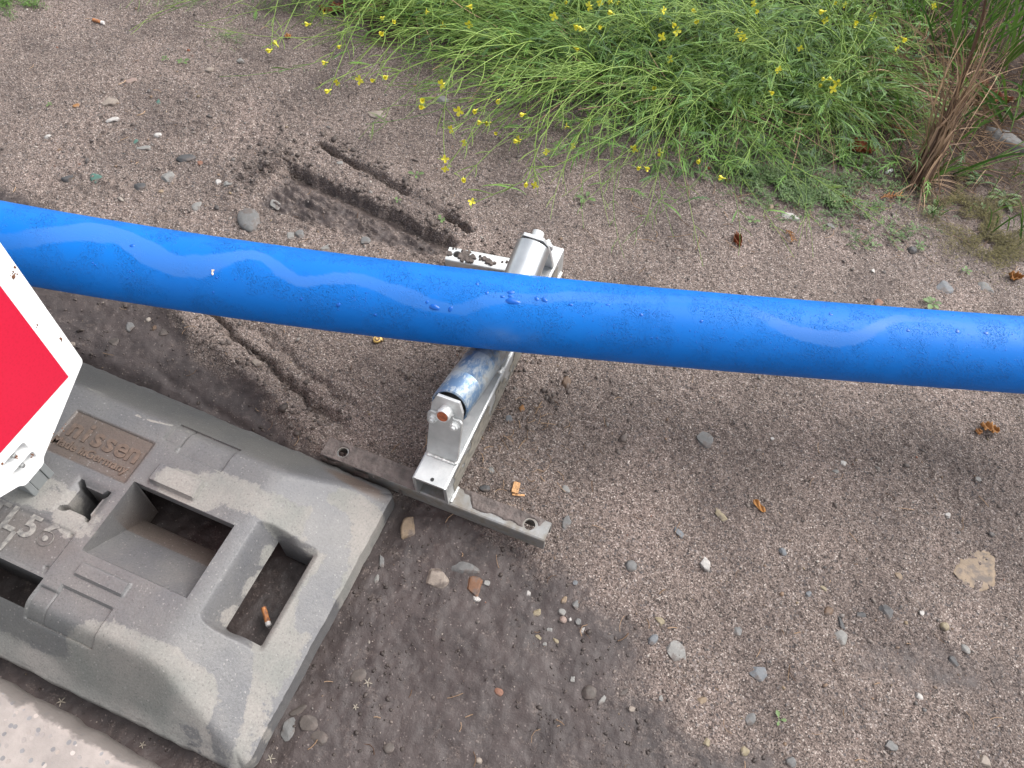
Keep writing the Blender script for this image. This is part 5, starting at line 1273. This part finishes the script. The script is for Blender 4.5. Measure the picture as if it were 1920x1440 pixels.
def build_rockets():
    rp = [px(x, y) for x, y, _ in ROOTS]; asg = {i: [] for i in range(len(ROOTS))}
    rr = random.Random(21)
    for (fx, fy) in FLOWERS:
        z = .035 if fy > 215 or fx < 700 else rr.uniform(.06, .16)
        g0 = px(fx, fy); P = px(fx, fy, g0.z+z)
        best = min(range(len(rp)), key=lambda i: abs((Vector((P.x, P.y))-rp[i].xy).length-.25)+(.35 if rp[i].x < P.x-.02 and fx < 1400 else 0)+(.3 if rp[i].y < P.y else 0)+.05*len(asg[i])/5)
        asg[best].append(np.array(P))
    for i, (x, y, k) in enumerate(ROOTS):
        r0 = np.array(rp[i]); r0[2] -= .003
        root = empty("rocket_plant", tuple(r0)); tag(root, RL[i], "wildflower", "yellow flowering rocket along the top")
        st, lf = MB(), MB()
        def shoot(P, tone, rad, nb=5, bl=.05):
            st.tube(P-r0, np.linspace(rad, rad*.5, len(P)), 4, tone)
            n = len(P)
            for b_ in range(nb):
                j = rr.randrange(int(n*.35), n-1); t = P[j+1]-P[j]; t /= np.linalg.norm(t)+1e-9; o = np.array([rr.gauss(0, 1), rr.gauss(0, 1), rr.gauss(.2, .5)]); o -= t*(o@t); o /= np.linalg.norm(o)
                l = rr.uniform(.4, 1)*bl; Q = curve(P[j], P[j]+(t*.6+o*.5)*l*.4, P[j]+(t*.7+o*.7)*l*.7, P[j]+(t*.9+o*.6)*l, 4)
                st.tube(Q-r0, np.array([.7, .6, .8, .35])*rad*.8, 4, tone)
        for f in asg[i]:
            d = f-r0; dh = np.array([d[0], d[1], 0]); h = .05+.12*rr.random()
            perp = np.array([-dh[1], dh[0], 0])*rr.uniform(-.25, .25)
            P = curve(r0, r0+dh*.2+perp+np.array([0, 0, h]), f-dh*.35+perp+np.array([0, 0, .5*h+.02]), f-np.array([0, 0, .004]), 18)
            shoot(P, .5+.5*rr.random(), .0014, 11, .05)
            tdir = P[-1]-P[-2]; tdir /= np.linalg.norm(tdir)
            o = bpy.data.objects.new("flower", FM[rr.randrange(6)]); COL.objects.link(o); o.parent = root; o.location = tuple(f-r0)
            o.rotation_euler = Vector(tuple(tdir*.6+np.array([rr.gauss(0, .5), rr.gauss(0, .5)-.3, .5]))).to_track_quat('Z', 'Y').to_euler(); sc = rr.uniform(.85, 1.3); o.scale = (sc,)*3
            for q in range(3):   # buds
                e = f+np.array([rr.gauss(0, .007), rr.gauss(0, .007), rr.uniform(-.004, .004)]); st.tube(np.array([f-np.array([0, 0, .006]), (f+e)/2, e, e+np.array([0, 0, .002])])-r0, [.0004, .0004, .0011, .0004], 5, 1.)
        nst = int((85 if x < 1150 else 55)*k)
        lean = -2.5 if x < 1250 else (-2.0 if x < 1480 else -1.2)
        for q in range(nst):
            a = (-3.2 if x < 1150 else lean)+rr.gauss(0, .5 if x < 1150 else (.8 if x < 1250 else 1.2)); L = rr.uniform(.14, .52)*(1 if x < 1300 else .6); h = rr.uniform(.02, .13)*(1 if y > -30 else 1.2)
            d = np.array([math.cos(a), math.sin(a), 0])*L; e = r0+d; e[2] = gq(e[0], e[1])+rr.uniform(.006, .06)
            pp = np.array([-d[1], d[0], 0])*rr.uniform(-.35, .35)
            P = curve(r0+np.array([rr.gauss(0, .02), rr.gauss(0, .02), 0]), r0+d*.25+np.array([0, 0, h])+pp, r0+d*.7+np.array([0, 0, h])+pp, e, 13)
            shoot(P, rr.random(), .0009, 9, .045)
            if rr.random() < .5:
                for j in (3, 6, 9): leaf_into(lf, P[j]-r0, a+rr.uniform(-1.2, 1.2), rr.uniform(.025, .06), rr, .3, rr.random() < .5, .0022)
        nl = int((110 if x < 1050 else (190 if y > 140 else 270))*k)
        spread = .045+.05*k
        for q in range(nl):
            p = np.array([rr.gauss(0, spread), rr.gauss(0, spread), 0]); p[2] = gq(r0[0]+p[0], r0[1]+p[1])-r0[2]+rr.uniform(0, .07)*math.exp(-(p[0]**2+p[1]**2)/.02)
            leaf_into(lf, p, rr.uniform(0, 6.283), rr.uniform(.035, .10), rr, rr.uniform(.3, 1.1), rr.random() < .6)
        if i % 2 == 0:
            dd_ = MB()
            for q in range(14):
                a = lean+rr.gauss(0, 1.); L = rr.uniform(.08, .3); d = np.array([math.cos(a), math.sin(a), 0])*L; e = r0+d; e[2] = gq(e[0], e[1])+rr.uniform(.004, .10); P = curve(r0, r0+d*.3+np.array([0, 0, .05]), r0+d*.7+np.array([0, 0, .06]), e, 9); dd_.tube(P-r0, .0009, 4, rr.random())
            dd_.build("dead_stems", DRYM, root, smooth=True, norm=False)
        st.build("stems", STEMG, root, smooth=True, norm=False); lf.build("foliage", GREEN, root, smooth=True, norm=False)
build_rockets()
def grass_tuft(x, y, n, Lm, spread, mat, label, lean=(0, 0), seed=1, wd=.0035, name="grass_tuft", cat="grass tuft", up=1., kink=.3, z0=0):
    P = px(x, y); rr = random.Random(seed); mb = MB()
    for k in range(n):
        a = rr.uniform(0, 6.283); p = np.array([rr.gauss(0, spread), rr.gauss(0, spread), z0]); L = Lm*rr.uniform(.5, 1.15)
        d = np.array([math.cos(a)*kink+lean[0], math.sin(a)*kink+lean[1], up]); d /= np.linalg.norm(d)
        s2 = np.array([math.cos(a), math.sin(a), 0])*rr.uniform(.1, .6)*kink/.3+np.array([lean[0], lean[1], 0])*.6
        Q = curve(p, p+d*L*.35, p+d*L*.7+s2*L*.15, p+d*L*.85+s2*L*.45-np.array([0, 0, L*rr.uniform(0, .35)*kink/.3]), 9)
        w = wd*rr.uniform(.6, 1.2)*np.array([.6, .9, 1, 1, .95, .85, .65, .4, .05]); mb.ribbon(Q, w, (math.cos(a+1.5), math.sin(a+1.5), .6), rr.random(), .25)
    o = mb.build(name, mat, None, smooth=True, norm=False); o.location = P; tag(o, label, cat); return o
grass_tuft(1738, 340, 9, .13, .004, GRASSM, "bright green grass shoot at the foot of the dry grass bundle", (.35, .25), 1, .006)
grass_tuft(1800, 110, 34, .26, .02, GRASSM, "upright green grass clump left of the dry bundle's top", (.05, .1), 2, .005)
grass_tuft(1900, 130, 26, .30, .03, GRASSM, "coarse green grass at the right picture edge", (-.05, .0), 3, .007)
grass_tuft(1860, 30, 40, .26, .04, GRASSM, "dense green grass cut by the top right corner", (0, .1), 4, .005)
grass_tuft(1700, 30, 30, .24, .05, GRASSM, "green grass behind the sparse rocket plant", (-.1, .0), 5, .004)
grass_tuft(1690, 235, 14, .16, .03, GRASSM, "few slanting grass blades over the brown litter", (-.5, .1), 6, .004, up=.6)
grass_tuft(1620, 330, 10, .05, .012, GRASSM, "small grass sprout right of the low weeds, with one broad blade", (.1, .2), 7, .006)
grass_tuft(1905, 330, 8, .12, .02, GRASSM, "thin grass blades over the concrete lump", (-.1, -.3), 8, .0035)
grass_tuft(1790, 330, 7, .20, .01, GRASSM, "long arching blades falling over the olive moss", (.45, -.25), 9, .004, up=.45)
grass_tuft(1590, -20, 26, .30, .06, GRASSM, "grass blades rising behind the weed bank's right half", (.0, .1), 12, .0045)
# dry bundle: straws from its foot up to the top right corner
def dry_bundle():
    P = px(1722, 345); rr = random.Random(4); mb = MB(); tip = np.array(px(1878, 20, .30))-np.array(P)
    for k in range(95):
        p = np.array([rr.gauss(0, .018), rr.gauss(0, .018), 0]); f = rr.uniform(.25, 1.1)**.8; sp2 = .022+.10*rr.random()**3
        e = tip*f+np.array([rr.gauss(0, sp2), rr.gauss(0, sp2), rr.gauss(-.02, sp2)])*f*1.2
        m1 = tip*.33*f+np.array([rr.gauss(0, .016), rr.gauss(0, .016), rr.gauss(.01, .014)]); m2 = tip*.68*f+np.array([rr.gauss(0, .03), rr.gauss(0, .03), rr.gauss(.01, .02)])
        Q = curve(p, m1, m2, e, 12); j = rr.randrange(6, 11)
        if rr.random() < .35: Q[j:] += np.outer(np.arange(12-j), [rr.gauss(0, .007), rr.gauss(0, .007), -.006])
        w_ = rr.uniform(.0009, .0022) if rr.random() < .6 else rr.uniform(.0025, .0065)
        mb.ribbon(Q, w_*np.array([.8, 1, 1.1, .9, 1.1, 1, .9, 1, .8, .6, .4, .15])*np.array([rr.uniform(.7, 1.2) for _ in range(12)]), (rr.gauss(0, 1), rr.gauss(0, 1), 1), rr.random()**.9, rr.uniform(.1, .6))
    for k in range(26):
        a = rr.uniform(0, 6.28); Q = curve((0, 0, .003), (math.cos(a)*.03, math.sin(a)*.03, .02), (math.cos(a)*.06, math.sin(a)*.06, .015), (math.cos(a)*.09, math.sin(a)*.09, .004), 7); mb.ribbon(Q, .0015, None, rr.random(), .2)
    o = mb.build("dry_grass_bundle", DRYM, None, smooth=True, norm=False); o.location = P; tag(o, "leaning bundle of withered brown grass reaching the top right corner", "dry grass")
dry_bundle()
grass_tuft(1800, 190, 50, .22, .05, DRYM, "tangled dry grass behind the leaning bundle", (-.2, .0), 14, .003, "dry_grass_tuft", "dry grass", .6, .6)
grass_tuft(1640, 120, 26, .16, .05, DRYM, "thin dry stalks right of the flowering weeds", (-.3, 0), 15, .002, "dry_grass_tuft", "dry grass", .6, .6)
grass_tuft(1880, 320, 24, .12, .05, DRYM, "flattened dry straw beside the concrete lump", (-.6, 0), 16, .0025, "dry_grass_tuft", "dry grass", .25, .6)
grass_tuft(1900, 230, 16, .20, .03, GRASSM, "broad green blades hanging over the large reddish leaf", (-.3, -.1), 21, .007, up=.6)
grass_tuft(1750, 80, 22, .20, .05, GRASSM, "scattered green blades in the shade of the bundle", (-.2, -.1), 22, .0045, up=.6)
grass_tuft(1900, -60, 50, .34, .06, GRASSM, "tall grass rising above the top right corner", (-.1, -.05), 23, .006)
grass_tuft(1770, -40, 40, .32, .06, DRYM, "brown withered grass along the top edge at right", (-.1, -.1), 24, .004, "dry_grass_tuft", "dry grass", .8, .6)
grass_tuft(1850, 400, 12, .09, .03, GRASSM, "short fresh grass growing through the olive moss", (.0, .0), 31, .003)
grass_tuft(1900, 440, 9, .10, .02, GRASSM, "grass tuft at the right edge beside the moss's lower end", (-.2, .0), 32, .003)
grass_tuft(1760, 400, 8, .06, .015, GRASSM, "short grass between the dry bundle and the moss", (.1, .1), 33, .003)
grass_tuft(1650, 290, 9, .08, .02, GRASSM, "thin grass shoots beside the rust brown curled leaf", (.1, .1), 34, .003)
grass_tuft(1690, 150, 16, .24, .04, DRYM, "loose tan stalks leaning left beside the sparse rocket plant", (-.5, .2), 41, .002, "dry_grass_tuft", "dry grass", .5, .5)
grass_tuft(1850, 250, 22, .20, .04, DRYM, "bent straws between the bundle and the concrete lump", (.3, .2), 42, .003, "dry_grass_tuft", "dry grass", .5, .8)
grass_tuft(1780, 250, 12, .18, .03, GRASSM, "green blades growing through the foot of the dry bundle", (.2, .3), 43, .0045)
# broad-leaved seedlings
def seedling(x, y, n, L, label, seed, tilt=.5):
    P = px(x, y); rr = random.Random(seed); mb = MB()
    for k in range(n):
        a = k*6.283/n+rr.uniform(-.5, .5); l = L*rr.uniform(.6, 1.1); d = np.array([math.cos(a), math.sin(a), 0])
        Q = [d*l*t+np.array([0, 0, .002+tilt*l*math.sin(t*2)*.5]) for t in (0, .25, .45, .65, .85, 1)]; mb.ribbon(Q, np.array([.0006, .0008, .32*l, .48*l, .36*l, .02*l]), None, .4+.6*rr.random(), .12)
    o = mb.build("seedling", WEEDM, None, smooth=True, norm=False); o.location = P; tag(o, label, "seedling")
seedling(1098, 374, 4, .020, "two-leaved green seedling on bare soil behind the stand", 1)
seedling(343, 118, 6, .014, "light green seedling in the upper left gravel", 2)
seedling(311, 112, 4, .010, "tiny seedling left of the light green one", 3)
seedling(828, 413, 7, .011, "small green sprout on the trench's soil ridge", 4)
seedling(745, 377, 4, .008, "tiny green sprout in the middle of the ridge", 5)
seedling(780, 330, 4, .016, "pale sprout on the soil above the trench", 6)
seedling(1722, 462, 5, .016, "green seedling beside the dark white-tipped pebble", 7)
seedling(1640, 460, 6, .012, "small seedling left of the thin straw", 8)
seedling(1745, 570, 9, .022, "feathery green seedling touching the pipe's far side", 9)
seedling(1460, 1350, 3, .012, "bright green leaf scrap low at the right", 10, .1)
seedling(93, 198, 5, .008, "faint sprout at far left of the gravel", 11)
seedling(1810, 510, 7, .012, "yellowish sprout below the olive moss", 12)
seedling(1410, 415, 6, .016, "small three-armed sprout below the low weeds", 13)
def broad_herb(x, y, label, seed, n=9, L=.045):
    P = px(x, y); rr = random.Random(seed); mb = MB()
    for k in range(n):
        leaf_into(mb, np.array([rr.gauss(0, .004), rr.gauss(0, .004), .002]), rr.uniform(0, 6.28), L*rr.uniform(.7, 1.1), rr, .35, True, .0034)
    o = mb.build("leaf_rosette", WEEDM, None, smooth=True, norm=False); o.location = P; tag(o, label, "plant")
broad_herb(1290, 320, "lobed leaf rosette at the front edge of the weeds", 1)
broad_herb(1880, 375, "feathery light green herb right of the olive moss", 2, 14, .04)
broad_herb(1840, 345, "small feathery herb touching the olive moss", 3, 9, .035)
broad_herb(1620, 55, "broad leaved herb among grass at the top", 5, 14, .07)
broad_herb(1650, 90, "pale herb under the sparse rocket plant", 6, 12, .06)
broad_herb(1450, 25, "clover-like herb behind the flower heads", 7, 16, .05)
# ground cover, moss and turf: past counting
def cover(name, blobs, n, L, wd, mat, lift, seed, stemmy=False):
    rr = random.Random(seed); mb = MB()
    for k in range(n):
        bx, by, rx, ry, wgt = rr.choices(blobs, [b[4] for b in blobs])[0]
        P = px(rr.gauss(bx, rx*.5), rr.gauss(by, ry*.5))
        cl = float(fbm(np.array(P.x), np.array(P.y), 28, 2, seed))
        if cl < rr.uniform(.36, .55): continue
        m = rr.randint(3, 7) if stemmy else 1; a = rr.uniform(0, 6.28); q = np.array(P)+np.array([0, 0, rr.uniform(.001, lift)])
        tone = rr.random()
        for j in range(m):
            aa = a+(rr.choice((-1, 1))*rr.uniform(.4, 1.2) if stemmy else 0); l = L*rr.uniform(.5, 1.2)
            d = np.array([math.cos(aa), math.sin(aa), rr.uniform(0, .9)]); Q = [q, q+d*l*.5, q+d*l-np.array([0, 0, .15*l])]
            mb.ribbon(Q, [wd*.4, wd, wd*.15], None, min(1, max(0, tone+rr.gauss(0, .15))), .12)
            if stemmy: q = q+np.array([math.cos(a), math.sin(a), .05])*l*.5
    o = mb.build(name, mat, None, smooth=True, norm=False); tag(o, kind='stuff')
cover("low_weeds", [(1650, 440, 70, 30, .5), (1430, 320, 90, 40, 3), (1480, 360, 90, 45, 3), (1380, 300, 70, 30, 1), (1600, 350, 110, 50, 2), (1540, 390, 70, 30, 1), (1690, 400, 90, 40, .8), (1250, 320, 60, 20, .4), (1560, 300, 70, 30, 1)], 3600, .0065, .0022, WEEDM, .012, 5, True)
cover("olive_moss", [(1850, 425, 100, 70, 4), (1800, 390, 80, 50, 2), (1885, 470, 70, 40, 1.5), (1770, 350, 60, 30, 1)], 15000, .007, .0009, MOSSM, .010, 6)
cover("turf", [(30, 8, 60, 26, 3), (50, -30, 90, 30, 2)], 3500, .010, .0012, GRASSM, .008, 7)
cover("sparse_grass", [(560, 20, 110, 30, 3), (430, 75, 40, 18, .5), (330, 10, 120, 14, .6), (900, 120, 260, 60, 2), (1100, 260, 160, 36, 1)], 2600, .010, .0010, WEEDM, .006, 8)
